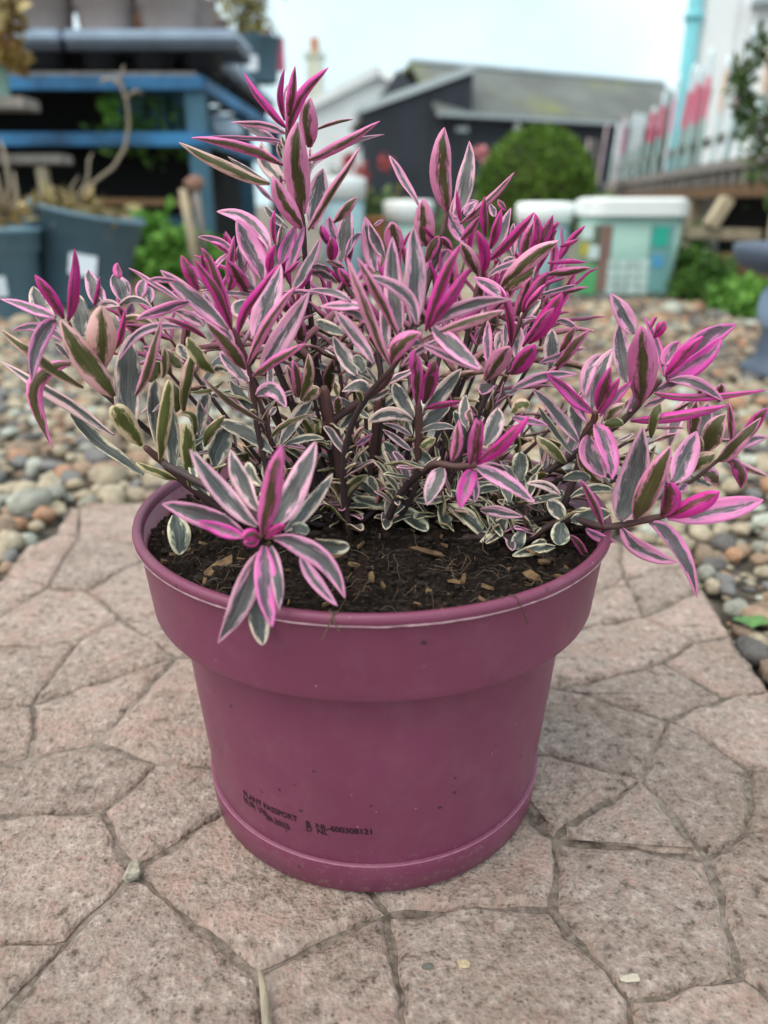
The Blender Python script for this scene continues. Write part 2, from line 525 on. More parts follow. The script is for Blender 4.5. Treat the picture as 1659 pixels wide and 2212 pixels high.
vis.sort(reverse=True)
solo = {i for _, i in vis[:300]}
AV, AF, AR, off = [], [], [], 0
for i, (x, y, R) in enumerate(cands):
    z = -0.022 + R * 0.42 + rg.uniform(-.002, .006)
    if y < 1.0 or abs(x) < 1.2 and y < 1.4: z = min(z, -0.022 + R * 0.42 + 0.004)
    if i in solo:
        o = link('pebble', peb_me[rg.randrange(7)], None, gravel, (x, y, z), (rg.uniform(-.3, .3), rg.uniform(-.3, .3), rg.uniform(0, 6.28)))
        o.scale = (R, R, R * rg.uniform(.8, 1.25))
    else:
        V, Fa = (PV[rg.randrange(7)] if y < 1.6 else PVf[rg.randrange(5)])
        a = rg.uniform(0, 6.28)
        ca, sa = math.cos(a), math.sin(a)
        W = np.stack([(V[:, 0] * ca - V[:, 1] * sa) * R + x, (V[:, 0] * sa + V[:, 1] * ca) * R + y, V[:, 2] * R + z], 1)
        AV.append(W); AF.append(Fa + off); off += len(V)
        AR.append(np.full(len(V), rg.random()))
for k in range(5200):            # small grit filling the gaps between the near pebbles
    y = rg.uniform(.45, 1.9)
    xm = .62 * y + .2
    x = rg.uniform(-xm, xm)
    if in_poly(x, y, outline): continue
    R = rg.uniform(.003, .009)
    V, Fa = PVf[rg.randrange(5)]
    z = -.026 + R * .5 + rg.uniform(0, .006)
    W = V * R + np.array([x, y, z])
    AV.append(W); AF.append(Fa + off); off += len(V)
    AR.append(np.full(len(V), rg.random()))
def np_mesh(name, V, Fa):
    me = bpy.data.meshes.new(name)
    me.vertices.add(len(V)); me.vertices.foreach_set('co', V.astype(np.float32).ravel())
    me.loops.add(Fa.size); me.loops.foreach_set('vertex_index', Fa.astype(np.int32).ravel())
    k = Fa.shape[1]
    me.polygons.add(len(Fa)); me.polygons.foreach_set('loop_start', np.arange(0, Fa.size, k, dtype=np.int32))
    me.polygons.foreach_set('loop_total', np.full(len(Fa), k, dtype=np.int32))
    me.update(calc_edges=True)
    return me
me = np_mesh('pebbles', np.concatenate(AV), np.concatenate(AF))
at = me.attributes.new('rnd', 'FLOAT', 'POINT')
at.data.foreach_set('value', np.concatenate(AR).astype(np.float32))
o = link('pebbles', me, M_PEBS, gravel, smooth=True)
o['kind'] = 'stuff'
# ------------------------------------------------------------------ the pot
PC = Vector((-0.007, 0.467, 0.0))
def plastic_mat():
    m, nt, b = nodes_of('plum_plastic')
    v = coords(nt)
    n = noise(nt, v, 14, 4, 0.5)
    r = ramp(nt, [(0.3, (0.164, 0.035, 0.076)), (0.7, (0.194, 0.044, 0.094))])
    nt.links.new(n, r.inputs[0])
    # specks of compost and pale scuffs stuck to the side
    vo = nt.nodes.new('ShaderNodeTexVoronoi')
    vo.inputs['Scale'].default_value = 75
    nt.links.new(v, vo.inputs['Vector'])
    sep = nt.nodes.new('ShaderNodeSeparateColor')
    nt.links.new(vo.outputs['Color'], sep.inputs[0])
    keep = math_(nt, 'GREATER_THAN', sep.outputs[0], 0.45)
    wob = math_(nt, 'MULTIPLY_ADD', noise(nt, v, 700, 3, 0.6), 0.26, -0.02)
    dot = math_(nt, 'LESS_THAN', math_(nt, 'ADD', vo.outputs['Distance'], math_(nt, 'MULTIPLY', sep.outputs[1], 0.035)), wob)
    f = math_(nt, 'MULTIPLY', keep, dot)
    c = mix(nt, math_(nt, 'MULTIPLY', f, 0.85), r.outputs[0], (0.035, 0.016, 0.018))
    vp = nt.nodes.new('ShaderNodeTexVoronoi')
    vp.inputs['Scale'].default_value = 160
    nt.links.new(v, vp.inputs['Vector'])
    sp = nt.nodes.new('ShaderNodeSeparateColor')
    nt.links.new(vp.outputs['Color'], sp.inputs[0])
    f2 = math_(nt, 'MULTIPLY', math_(nt, 'GREATER_THAN', sp.outputs[2], 0.93), math_(nt, 'LESS_THAN', vp.outputs['Distance'], 0.10))
    c = mix(nt, math_(nt, 'MULTIPLY', f2, 0.35), c, (0.6, 0.4, 0.48))
    dust = ramp(nt, [(0.5, (0, 0, 0)), (0.8, (1, 1, 1))])
    nt.links.new(noise(nt, v, 40, 6, 0.7), dust.inputs[0])
    c = mix(nt, math_(nt, 'MULTIPLY', dust.outputs[0], 0.06), c, (0.55, 0.45, 0.42))
    mp_ = nt.nodes.new('ShaderNodeMapping'); mp_.inputs['Scale'].default_value = (55, 55, 4)
    nt.links.new(v, mp_.inputs['Vector'])
    wm = ramp(nt, [(0.56, (0, 0, 0)), (0.72, (1, 1, 1))])                     # dried water runs
    nt.links.new(noise(nt, mp_.outputs[0], 1.0, 5, 0.6), wm.inputs[0])
    c = mix(nt, math_(nt, 'MULTIPLY', wm.outputs[0], 0.015), c, (0.50, 0.36, 0.38))
    sx_ = nt.nodes.new('ShaderNodeSeparateXYZ'); nt.links.new(v, sx_.inputs[0])
    low = ramp(nt, [(0.0, (1, 1, 1)), (0.045, (0, 0, 0))])                     # splashed grit near the foot
    nt.links.new(sx_.outputs[2], low.inputs[0])
    spl = ramp(nt, [(0.56, (0, 0, 0)), (0.62, (1, 1, 1))])
    nt.links.new(noise(nt, v, 240, 5, 0.7), spl.inputs[0])
    c = mix(nt, math_(nt, 'MULTIPLY', math_(nt, 'MULTIPLY', low.outputs[0], spl.outputs[0]), 0.5), c, (0.26, 0.20, 0.16))
    nt.links.new(c, b.inputs['Base Color'])
    nt.links.new(math_(nt, 'MULTIPLY_ADD', noise(nt, v, 60, 4, 0.6), 0.14, 0.33), b.inputs['Roughness'])
    b.inputs['Specular IOR Level'].default_value = 0.4
    b.inputs['Subsurface Weight'].default_value = 0.0
    bump(nt, b, noise(nt, v, 260, 3, 0.5), 0.06, 0.0012)
    return m
M_POT = plastic_mat()
M_INK = simple('black_ink', (0.032, 0.010, 0.018), 0.6, 0.3, 300, 0.0)
pot = empty('plant_pot', (PC.x, PC.y, 0.0))
tag(pot, 'plum purple plastic flower pot with deep collar, standing on the paving', 'flower pot')
NS = 160
MB().lathe([(0.0, 0.004), (0.100, 0.004), (0.104, 0.001), (0.1150, 0.0006), (0.1172, 0.003), (0.1190, 0.0235), (0.1186, 0.0248), (0.1166, 0.0253)], NS).build('foot_ring', M_POT, pot, True)
MB().lathe([(0.1164, 0.0245), (0.1171, 0.03), (0.1230, 0.10), (0.1272, 0.1560), (0.1278, 0.1640), (0.1281, 0.1692), (0.1258, 0.1690), (0.1205, 0.10), (0.1143, 0.03), (0.112, 0.008)], NS).build('body', M_POT, pot, True)
MB().lathe([(0.1260, 0.1690), (0.1282, 0.1690), (0.1392, 0.1688), (0.1398, 0.1680), (0.1402, 0.1600), (0.1408, 0.1592), (0.1420, 0.1592), (0.1428, 0.1598), (0.1432, 0.1610), (0.1436, 0.1660), (0.1473, 0.2055), (0.1475, 0.2066), (0.1468, 0.2072), (0.1438, 0.2075), (0.1404, 0.172), (0.1262, 0.1700)], NS).build('collar', M_POT, pot, True)  # hollow underside added so a dark shadow line shows below the collar
MB().lathe([(0.1462, 0.2070), (0.1494, 0.2074), (0.1504, 0.2082), (0.1507, 0.2104), (0.1500, 0.2125), (0.1484, 0.2134), (0.1464, 0.2132), (0.1448, 0.2116), (0.1440, 0.2060)], NS).build('rim_lip', M_POT, pot, True)
M_SEAM = simple('pale_flash', (0.60, 0.38, 0.43), 0.5, 0.2, 120, 0.1)
mb, pts, rad = MB(), [], []
rs_ = random.Random(3)
for k in range(241):
    a = 2 * math.pi * k / 240
    j = mnoise.noise(Vector((math.cos(a) * 14, math.sin(a) * 14, 0))) * 0.0005
    r_ = 0.1501 + j * .6
    pts.append((r_ * math.cos(a), r_ * math.sin(a), 0.2078 + j))
    rad.append(0.00030 + 0.00030 * rs_.random())
mb.tube(pts, rad, 5, False).build('moulding_seam', M_SEAM, pot, True)
pts, rad = [], []
for k in range(241):
    a = 2 * math.pi * k / 240
    pts.append((0.1185 * math.cos(a), 0.1185 * math.sin(a), 0.0246))
    rad.append(0.00045 + 0.00015 * rs_.random())
M_EDGE = simple('plum_edge_highlight', (0.34, 0.13, 0.20), 0.5, 0.2, 120, 0.1)  # paler plum paints the highlight along the top edge of the foot
MB().tube(pts, rad, 5, False).build('foot_seam', M_EDGE, pot, True)
def stamp(text, size, phi0, z0, parent, skew=0.0, dup=((0, 0),), squeeze=1.0):
    cu = bpy.data.curves.new('stamp', 'FONT')
    cu.body = text
    cu.size = size
    tmp = bpy.data.objects.new('stamp_tmp', cu)
    col.objects.link(tmp)
    bpy.context.view_layer.update()
    dg = bpy.context.evaluated_depsgraph_get()
    src = tmp.evaluated_get(dg).to_mesh()
    V = [v_.co.copy() for v_ in src.vertices]
    Fs = [tuple(p.vertices) for p in src.polygons]
    tmp.evaluated_get(dg).to_mesh_clear()
    bpy.data.objects.remove(tmp)
    bpy.data.curves.remove(cu)
    mb = MB()
    for q, (dx, dy) in enumerate(dup):
        vs_ = []
        for c in V:
            z = z0 + c.y + dy + skew * c.x
            r_ = 0.1171 + (z - 0.03) / (0.1575 - 0.03) * (0.1278 - 0.1171) + 0.00022 + q * 0.00006
            ph = phi0 + (c.x * squeeze + dx) / 0.119
            vs_.append((r_ * math.sin(ph), -r_ * math.cos(ph), z))
        mb.add(vs_, Fs)
    return mb.build('printed_stamp', M_INK, parent)
stamp('PLANT PASSPORT', 0.0062, math.radians(-42.5), 0.0520, pot, 0, ((0, 0), (0.0005, -0.0006)), 0.86)
stamp('EUR VSL', 0.0060, math.radians(-43), 0.0468, pot, -0.03, ((0, 0), (0.0008, -0.0016)))
stamp('20.2025', 0.0058, math.radians(-34), 0.0432, pot, 0, ((0, 0), (0.0008, -0.0010)))
stamp('1', 0.0058, math.radians(-27), 0.0392, pot)
stamp('B  NL-600308121', 0.0060, math.radians(-19.5), 0.0508, pot, 0.0, ((0, 0), (0.0006, -0.0005)), 0.95)
stamp('D  NL', 0.0056, math.radians(-19.5), 0.0462, pot, 0.0, ((0, 0), (0.0004, 0.0004)), 0.95)

# ------------------------------------------------------------------ compost
def compost_mat():
    m, nt, b = nodes_of('peaty_compost')
    v = coords(nt)
    n = noise(nt, v, 120, 8, 0.75)
    r = ramp(nt, [(0.34, (0.007, 0.005, 0.004)), (0.5, (0.022, 0.014, 0.010)), (0.62, (0.058, 0.035, 0.024)), (0.75, (0.13, 0.08, 0.055))])
    nt.links.new(n, r.inputs[0])
    red = ramp(nt, [(0.58, (0, 0, 0)), (0.7, (1, 1, 1))])
    nt.links.new(noise(nt, v, 30, 4, 0.6), red.inputs[0])
    c = mix(nt, math_(nt, 'MULTIPLY', red.outputs[0], 0.5), r.outputs[0], (0.06, 0.025, 0.016))
    nt.links.new(c, b.inputs['Base Color'])
    b.inputs['Roughness'].default_value = 0.95
    b.inputs['Specular IOR Level'].default_value = 0.2
    bump(nt, b, noise(nt, v, 300, 8, 0.8), 1.0, 0.004)
    return m
M_SOIL = compost_mat()
SOIL_Z = 0.2000
def soil_h(x, y):
    p = Vector((x * 45, y * 45, 1.7))
    q = Vector((x * 170, y * 170, 5.2))
    rr = math.hypot(x - PC.x, y - PC.y) / 0.14
    return SOIL_Z + 0.0055 * mnoise.noise(p) + 0.0042 * mnoise.noise(q) + 0.0030 * mnoise.noise(q * 2.7) + 0.0018 * mnoise.noise(q * 6.1) + 0.006 * (1 - rr) - 0.002
mb, vs_, fs_ = MB(), [], []
nr, na = 90, 320
for i in range(nr + 1):
    for k in range(na):
        r_ = 0.1425 * (i / nr) ** 0.8 + 0.0002
        a = 2 * math.pi * k / na
        x, y = PC.x + r_ * math.cos(a), PC.y + r_ * math.sin(a)
        vs_.append((x, y, soil_h(x, y) - (0.004 if i == nr else 0)))
for i in range(nr):
    for k in range(na):
        k2 = (k + 1) % na
        fs_.append((i * na + k, (i + 1) * na + k, (i + 1) * na + k2, i * na + k2))
soil = mb.add(vs_, fs_).build('compost', M_SOIL, None, False)
tag(soil, 'dark fibrous compost with bark chips filling the plum pot', 'compost', kind='stuff')
M_CHIP = simple('bark_chip', (0.145, 0.085, 0.042), 0.8, 0.85, 90, 0.5, 0.002)
M_CRUMB = simple('peat_crumb', (0.022, 0.014, 0.010), 0.95, 0.6, 200, 0.5, 0.002)
M_FIBRE = simple('root_fibre', (0.13, 0.085, 0.055), 0.8, 0.4, 100, 0.0)
rs_ = random.Random(8)
chips, crumbs, fibres = MB(), MB(), MB()
def rnd_soil(rmax=0.138):
    a, r_ = rs_.uniform(0, 6.283), rmax * math.sqrt(rs_.random())
    return PC.x + r_ * math.cos(a), PC.y + r_ * math.sin(a)
def rotm(rx, ry, rz): return (Matrix.Rotation(rz, 3, 'Z') @ Matrix.Rotation(ry, 3, 'Y') @ Matrix.Rotation(rx, 3, 'X'))
for k in range(150):
    x, y = rnd_soil()
    L = rs_.uniform(0.003, 0.009) if k % 9 else rs_.uniform(0.012, 0.024)
    w = L * rs_.uniform(0.12, 0.42)
    M = rotm(rs_.uniform(-.5, .5), rs_.uniform(-.5, .5), rs_.uniform(0, 6.28))
    P = [Vector((-L / 2, -w * .3, 0)), Vector((-L * .3, w * .5, 0)), Vector((L * .35, w * .45, 0)), Vector((L / 2, -w * .2, 0)), Vector((0, -w * .55, 0))]
    top = [M @ (p + Vector((0, 0, 0.0007 + rs_.uniform(0, .0008)))) + Vector((x, y, soil_h(x, y) + .0012)) for p in P]
    bot = [M @ (p - Vector((0, 0, 0.0006))) + Vector((x, y, soil_h(x, y) + .0012)) for p in P]
    chips.add(top + bot, [(0, 4, 3, 2, 1), (5, 6, 7, 8, 9)] + [(i, (i + 1) % 5, (i + 1) % 5 + 5, i + 5) for i in range(5)])
CV, CF = ico(1, 77)
for k in range(4200):
    x, y = rnd_soil(0.141)
    R = rs_.uniform(0.0006, 0.0022) * (2.0 if rs_.random() < .05 else 1)
    z = soil_h(x, y)
    crumbs.add([(x + p[0] * R, y + p[1] * R, z + p[2] * R * 1.3) for p in CV], [tuple(f) for f in CF.tolist()])
for k in range(220):
    x, y = rnd_soil()
    a = rs_.uniform(0, 6.28)
    L = rs_.uniform(0.006, 0.03)
    pts, px, py = [], x, y
    for q in range(6):
        if math.hypot(px - PC.x, py - PC.y) > .139: break
        pts.append((px, py, soil_h(px, py) + rs_.uniform(.0008, .0035)))
        a += rs_.uniform(-.6, .6)
        px += L / 5 * math.cos(a); py += L / 5 * math.sin(a)
    if len(pts) > 2: fibres.tube(pts, rs_.uniform(.0001, .00024), 4, False)
for nm, b_, m_ in (('bark_chips', chips, M_CHIP), ('peat_crumbs', crumbs, M_CRUMB), ('root_fibres', fibres, M_FIBRE)):
    o = b_.build(nm, m_, soil)
    o['kind'] = 'stuff'
# a few threads of root hanging over the lip
# ------------------------------------------------------------------ the variegated shrub
def leaf_mat(name, top):
    m, nt, b = nodes_of(name)
    uv = nt.nodes.new('ShaderNodeUVMap')
    sep = nt.nodes.new('ShaderNodeSeparateXYZ')
    nt.links.new(uv.outputs[0], sep.inputs[0])
    U, V = sep.outputs[0], sep.outputs[1]
    at_ = N(nt, 'ShaderNodeAttribute', attribute_name='tone')
    ts = nt.nodes.new('ShaderNodeSeparateColor')
    nt.links.new(at_.outputs['Color'], ts.inputs[0])
    P, R, K = ts.outputs[0], ts.outputs[1], ts.outputs[2]      # pinkness, seed, width of the dark centre
    d = math_(nt, 'MULTIPLY', math_(nt, 'ABSOLUTE', math_(nt, 'SUBTRACT', U, 0.5)), 2.0)      # 0 midrib, 1 margin
    def nz(su, sv, off, det=3, ro=0.6):
        cm = nt.nodes.new('ShaderNodeCombineXYZ')
        nt.links.new(math_(nt, 'MULTIPLY', U, su), cm.inputs[0])
        nt.links.new(math_(nt, 'MULTIPLY', V, sv), cm.inputs[1])
        nt.links.new(math_(nt, 'MULTIPLY_ADD', R, 61.0, off), cm.inputs[2])
        return noise(nt, cm.outputs[0], 1.0, det, ro)
    wide = nz(0.6, 2.4, 0.0, 2, 0.5)            # which side the green leans to
    rag = nz(6.5, 5.5, 9.0, 5, 0.72)             # flame-shaped edge
    ds = math_(nt, 'MULTIPLY', math_(nt, 'ABSOLUTE', math_(nt, 'ADD', math_(nt, 'SUBTRACT', U, 0.5), math_(nt, 'MULTIPLY', math_(nt, 'SUBTRACT', wide, 0.5), 0.55))), 2.0)
    tipf = ramp(nt, [(0.70, (0, 0, 0)), (1.0, (1, 1, 1))])
    nt.links.new(V, tipf.inputs[0])
    basef = ramp(nt, [(0.0, (1, 1, 1)), (0.14, (0, 0, 0))])
    nt.links.new(V, basef.inputs[0])
    e = math_(nt, 'ADD', ds, math_(nt, 'MULTIPLY', math_(nt, 'SUBTRACT', rag, 0.5), 1.7))
    e = math_(nt, 'ADD', e, math_(nt, 'MULTIPLY', tipf.outputs[0], 0.75))
    e = math_(nt, 'SUBTRACT', e, K)             # < 0 inside the green
    c_in = ramp(nt, [(0.40, (1, 1, 1)), (0.56, (0, 0, 0))])
    nt.links.new(math_(nt, 'ADD', e, 0.5), c_in.inputs[0])
    c_mid = ramp(nt, [(0.60, (1, 1, 1)), (0.68, (0, 0, 0))])
    nt.links.new(math_(nt, 'ADD', e, 0.5), c_mid.inputs[0])
    fine = nz(42.0, 5.0, 3.0, 5, 0.7)
    if top:
        marg = ramp(nt, [(0.0, (0.72, 0.65, 0.45)), (0.14, (0.74, 0.58, 0.47)), (0.34, (0.76, 0.40, 0.52)), (0.52, (0.74, 0.24, 0.47)), (0.75, (0.60, 0.045, 0.34)), (1.0, (0.42, 0.010, 0.21))])
        cen = ramp(nt, [(0.0, (0.030, 0.044, 0.032)), (0.3, (0.042, 0.043, 0.038)), (0.5, (0.054, 0.042, 0.047)), (0.78, (0.11, 0.03, 0.075)), (1.0, (0.16, 0.006, 0.065))])
        midc = ramp(nt, [(0.0, (0.22, 0.26, 0.20)), (0.4, (0.33, 0.27, 0.31)), (0.6, (0.38, 0.20, 0.32)), (1.0, (0.30, 0.02, 0.14))])
    else:
        marg = ramp(nt, [(0.0, (0.64, 0.54, 0.32)), (0.14, (0.66, 0.46, 0.34)), (0.34, (0.74, 0.33, 0.45)), (0.52, (0.74, 0.20, 0.44)), (0.75, (0.66, 0.04, 0.35)), (1.0, (0.46, 0.010, 0.19))])
        cen = ramp(nt, [(0.0, (0.075, 0.095, 0.018)), (0.3, (0.058, 0.062, 0.014)), (0.55, (0.062, 0.045, 0.014)), (0.8, (0.10, 0.018, 0.026)), (1.0, (0.12, 0.006, 0.04))])
        midc = ramp(nt, [(0.0, (0.17, 0.17, 0.06)), (0.4, (0.26, 0.14, 0.12)), (0.6, (0.28, 0.09, 0.13)), (1.0, (0.20, 0.012, 0.08))])
    for r_ in (marg, cen, midc): nt.links.new(P, r_.inputs[0])
    cc = mix(nt, ramp_fac(nt, fine, 0.46, 0.68, 0.6), cen.outputs[0], (0.25, 0.245, 0.255) if top else (0.14, 0.12, 0.045))
    c = mix(nt, math_(nt, 'MULTIPLY', c_mid.outputs[0], 0.75), marg.outputs[0], midc.outputs[0])
    c = mix(nt, c_in.outputs[0], c, cc)
    # midrib line, darker rim, reddened base
    rib = ramp(nt, [(0.0, (1, 1, 1)), (0.07, (0, 0, 0))])
    nt.links.new(d, rib.inputs[0])
    c = mix(nt, math_(nt, 'MULTIPLY', rib.outputs[0], 0.22), c, (0.30, 0.30, 0.28) if top else (0.22, 0.19, 0.07))
    rim = ramp(nt, [(0.9, (0, 0, 0)), (1.0, (1, 1, 1))])
    nt.links.new(d, rim.inputs[0])
    c = mix(nt, math_(nt, 'MULTIPLY', rim.outputs[0], 0.2), c, mix(nt, P, (0.55, 0.45, 0.30), (0.22, 0.03, 0.10)))
    c = mix(nt, math_(nt, 'MULTIPLY', basef.outputs[0], math_(nt, 'MULTIPLY', P, 0.8)), c, (0.16, 0.02, 0.06))
    c = mix(nt, 1.0, c, mix(nt, R, (0.80, 0.82, 0.80), (1.16, 1.12, 1.14)), 'MULTIPLY')
    sp = nz(6, 9, 20.0, 2, .5)
    c = mix(nt, 0.35, c, mix(nt, sp, (0.62, 0.62, 0.62), (1.3, 1.3, 1.3)), 'MULTIPLY')
    # a browned tip on some leaves, a few brown spots
    old_ = math_(nt, 'MULTIPLY', math_(nt, 'GREATER_THAN', R, 0.72), math_(nt, 'GREATER_THAN', math_(nt, 'ADD', V, math_(nt, 'MULTIPLY', math_(nt, 'SUBTRACT', rag, 0.5), 0.12)), 0.93))
    c = mix(nt, math_(nt, 'MULTIPLY', old_, 0.8), c, (0.10, 0.055, 0.03))
    spot = ramp(nt, [(0.72, (0, 0, 0)), (0.76, (1, 1, 1))])
    nt.links.new(nz(11, 16, 40.0, 2, .4), spot.inputs[0])
    c = mix(nt, math_(nt, 'MULTIPLY', spot.outputs[0], 0.55), c, (0.13, 0.07, 0.045))
    nt.links.new(c, b.inputs['Base Color'])
    nt.links.new(math_(nt, 'MULTIPLY_ADD', fine, 0.30, 0.25 if top else 0.32), b.inputs['Roughness'])
    b.inputs['Specular IOR Level'].default_value = 0.6 if top else 0.45
    b.inputs['Subsurface Weight'].default_value = 0.10
    b.inputs['Subsurface Radius'].default_value = (0.002, 0.001, 0.001)
    b.inputs['Subsurface Scale'].default_value = 0.6
    hh = math_(nt, 'ADD', math_(nt, 'MULTIPLY', fine, 0.6), math_(nt, 'MULTIPLY', rib.outputs[0], -0.8))
    bump(nt, b, hh, 0.35, 0.0008)
    return m
def ramp_fac(nt, s, a, b_, k):
    r = ramp(nt, [(a, (0, 0, 0)), (b_, (1, 1, 1))])
    nt.links.new(s, r.inputs[0])
    return math_(nt, 'MULTIPLY', r.outputs[0], k)
M_LTOP, M_LUND = leaf_mat('leaf_upper', True), leaf_mat('leaf_lower', False)
def stem_mat():
    m, nt, b = nodes_of('stem_bark')
    v = coords(nt)
    a = N(nt, 'ShaderNodeAttribute', attribute_name='age')
    n = noise(nt, v, 160, 5, 0.6)
    young = mix(nt, n, (0.13, 0.028, 0.045), (0.09, 0.055, 0.03))
    old = mix(nt, n, (0.022, 0.010, 0.012), (0.060, 0.032, 0.034))
    nt.links.new(mix(nt, a.outputs['Fac'], young, old), b.inputs['Base Color'])
    b.inputs['Roughness'].default_value = 0.6
    bump(nt, b, n, 0.4, 0.001)
    return m
M_STEM = stem_mat()
CAMP = Vector((0, 0, CAM_H))
NV, NU = 15, 7
def leaf_geo(P0, P1, P2, W, top_face, p, rnd, kk, roll=0.0, twist=0.0, cup=0.34, blunt=0.0, up=None):
    """P1 is passed at half way. Returns verts, faces, uvs, tone, slot: a thin closed body with an upper and a lower skin"""
    C = P1 * 2 - (P0 + P2) * 0.5
    grid_t, grid_b = [], []
    L = (P1 - P0).length + (P2 - P1).length
    th = 0.00055
    pw, pe = 0.62 - 0.06 * blunt, 0.86 - 0.42 * blunt
    smx = pw / (pw + pe)
    mx = smx ** pw * (1 - smx) ** pe
    for i in range(NV):
        s = i / (NV - 1)
        s2 = 0.5 - 0.5 * math.cos(math.pi * (0.12 + 0.88 * s)) if i else 0.0
        s2 = (s2 - 0.0351) / (1 - 0.0351) if i else 0.0
        s = max(0.0, min(1.0, s2))
        pt = P0 * (1 - s) ** 2 + C * 2 * s * (1 - s) + P2 * s * s
        tg = ((C - P0) * (1 - s) + (P2 - C) * s).normalized()
        if up is None:
            vd = (pt - CAMP).normalized()
            side = tg.cross(vd)
        else:
            side = tg.cross(up)
        if side.length < 1e-4: side = tg.cross(Vector((1, 0, 0)))
        side.normalize()
        nrm = side.cross(tg).normalized()        # towards the eye (or 'up')
        if up is None:
            if nrm.dot(CAMP - pt) < 0: nrm, side = -nrm, -side
        elif nrm.dot(up) < 0: nrm, side = -nrm, -side
        if not top_face: nrm = -nrm
        q = Matrix.Rotation(roll + twist * (s - 0.5), 3, tg)
        side, nrm = q @ side, q @ nrm
        w = max(0.26 * (1 - s), (s ** pw * (1 - s) ** pe) / mx if 0 < s < 1 else 0.0)
        if i == NV - 1: w = 0.02
        hw = W * 0.5 * w
        wav = 0.09 * math.sin(7 * s + rnd * 20)
        pt = pt + nrm * (L * 0.018 * math.sin(9 * s + rnd * 40) * min(1, 4 * s) * min(1, 4 * (1 - s)))
        rt, rb = [], []
        for j in range(NU):
            u = -1 + 2 * j / (NU - 1)
            off = cup * hw * (u * u - 0.3) + hw * wav * u
            a = pt + side * (hw * u) + nrm * off
            e = th * (1 - u ** 4) * (0.35 + 0.65 * min(1, w * 1.5))
            rt.append(a + nrm * e)
            rb.append(a - nrm * (e + 0.00015))
        grid_t.append(rt); grid_b.append(rb)
    V = [v_ for r in grid_t for v_ in r] + [v_ for r in grid_b for v_ in r]
    n0 = NV * NU
    Fs, UV, SL = [], [], []
    svals = [i / (NV - 1) for i in range(NV)]
    def uvp(i, j): return (j / (NU - 1), svals[i])
    # make sure the upper skin faces along +nrm
    for i in range(NV - 1):
        for j in range(NU - 1):
            qd = [(i, j), (i, j + 1), (i + 1, j + 1), (i + 1, j)]
            idx = [a * NU + c for a, c in qd]
            Fs.append(tuple(idx)); UV.append([uvp(*t) for t in qd]); SL.append(0)
            Fs.append(tuple(n0 + k for k in idx[::-1])); UV.append([uvp(*t) for t in qd[::-1]]); SL.append(1)
    for i in range(NV - 1):
        for j in (0, NU - 1):
            a, b_ = i * NU + j, (i + 1) * NU + j
            f = (a, b_, n0 + b_, n0 + a)
            Fs.append(f if j == 0 else f[::-1])
            q = [uvp(i, j), uvp(i + 1, j), uvp(i + 1, j), uvp(i, j)]
            UV.append(q if j == 0 else q[::-1]); SL.append(1)
    # orientation check on a middle quad
    k = (NV // 2) * NU + NU // 2
    a, b_, c = grid_t[NV // 2][NU // 2], grid_t[NV // 2][NU // 2 + 1], grid_t[NV // 2 + 1][NU // 2]
    fn = (b_ - a).cross(c - a)
    if fn.dot(grid_t[NV // 2][NU // 2] - grid_b[NV // 2][NU // 2]) < 0:
        Fs = [f[::-1] for f in Fs]; UV = [q[::-1] for q in UV]
    return V, Fs, UV, SL, (min(1, max(0, p / 2)), rnd, kk)
def leaf_mesh(name, parts):
    V, Fs, UV, SL, TN = [], [], [], [], []
    for v_, f_, uv_, sl_, tn in parts:
        n = len(V)
        V += [tuple(x) for x in v_]
        Fs += [tuple(i + n for i in f) for f in f_]
        UV += uv_; SL += sl_
        TN += [tn] * len(v_)
    me = bpy.data.meshes.new(name)
    me.from_pydata(V, [], Fs)
    ul = me.uv_layers.new(name='UVMap')
    ul.data.foreach_set('uv', [c for q in UV for t in q for c in t])
    ca = me.attributes.new('tone', 'FLOAT_COLOR', 'POINT')
    ca.data.foreach_set('color', [c for t in TN for c in (*t, 1.0)])
    me.materials.append(M_LTOP); me.materials.append(M_LUND)
    me.polygons.foreach_set('material_index', SL)
    me.polygons.foreach_set('use_smooth', [True] * len(Fs))
    me.update()
    return me
TILE = {'t1': (500, 180, 650), 't2': (0, 700, 560), 't3': (350, 600, 600), 't4': (900, 550, 600), 't5': (1250, 550, 550), 't6': (1500, 830, 750), 't7': (1500, 1150, 750), 't8': (350, 1000, 600), 't9': (850, 1000, 700), 't10': (420, 1270, 660)}
def sight(t, x, y):
    x0, y0, w = TILE[t]
    k = w / 1659.0
    return (x0 + x * k) * 0.73733, (y0 + y * k) * 0.73733, k * 0.73733
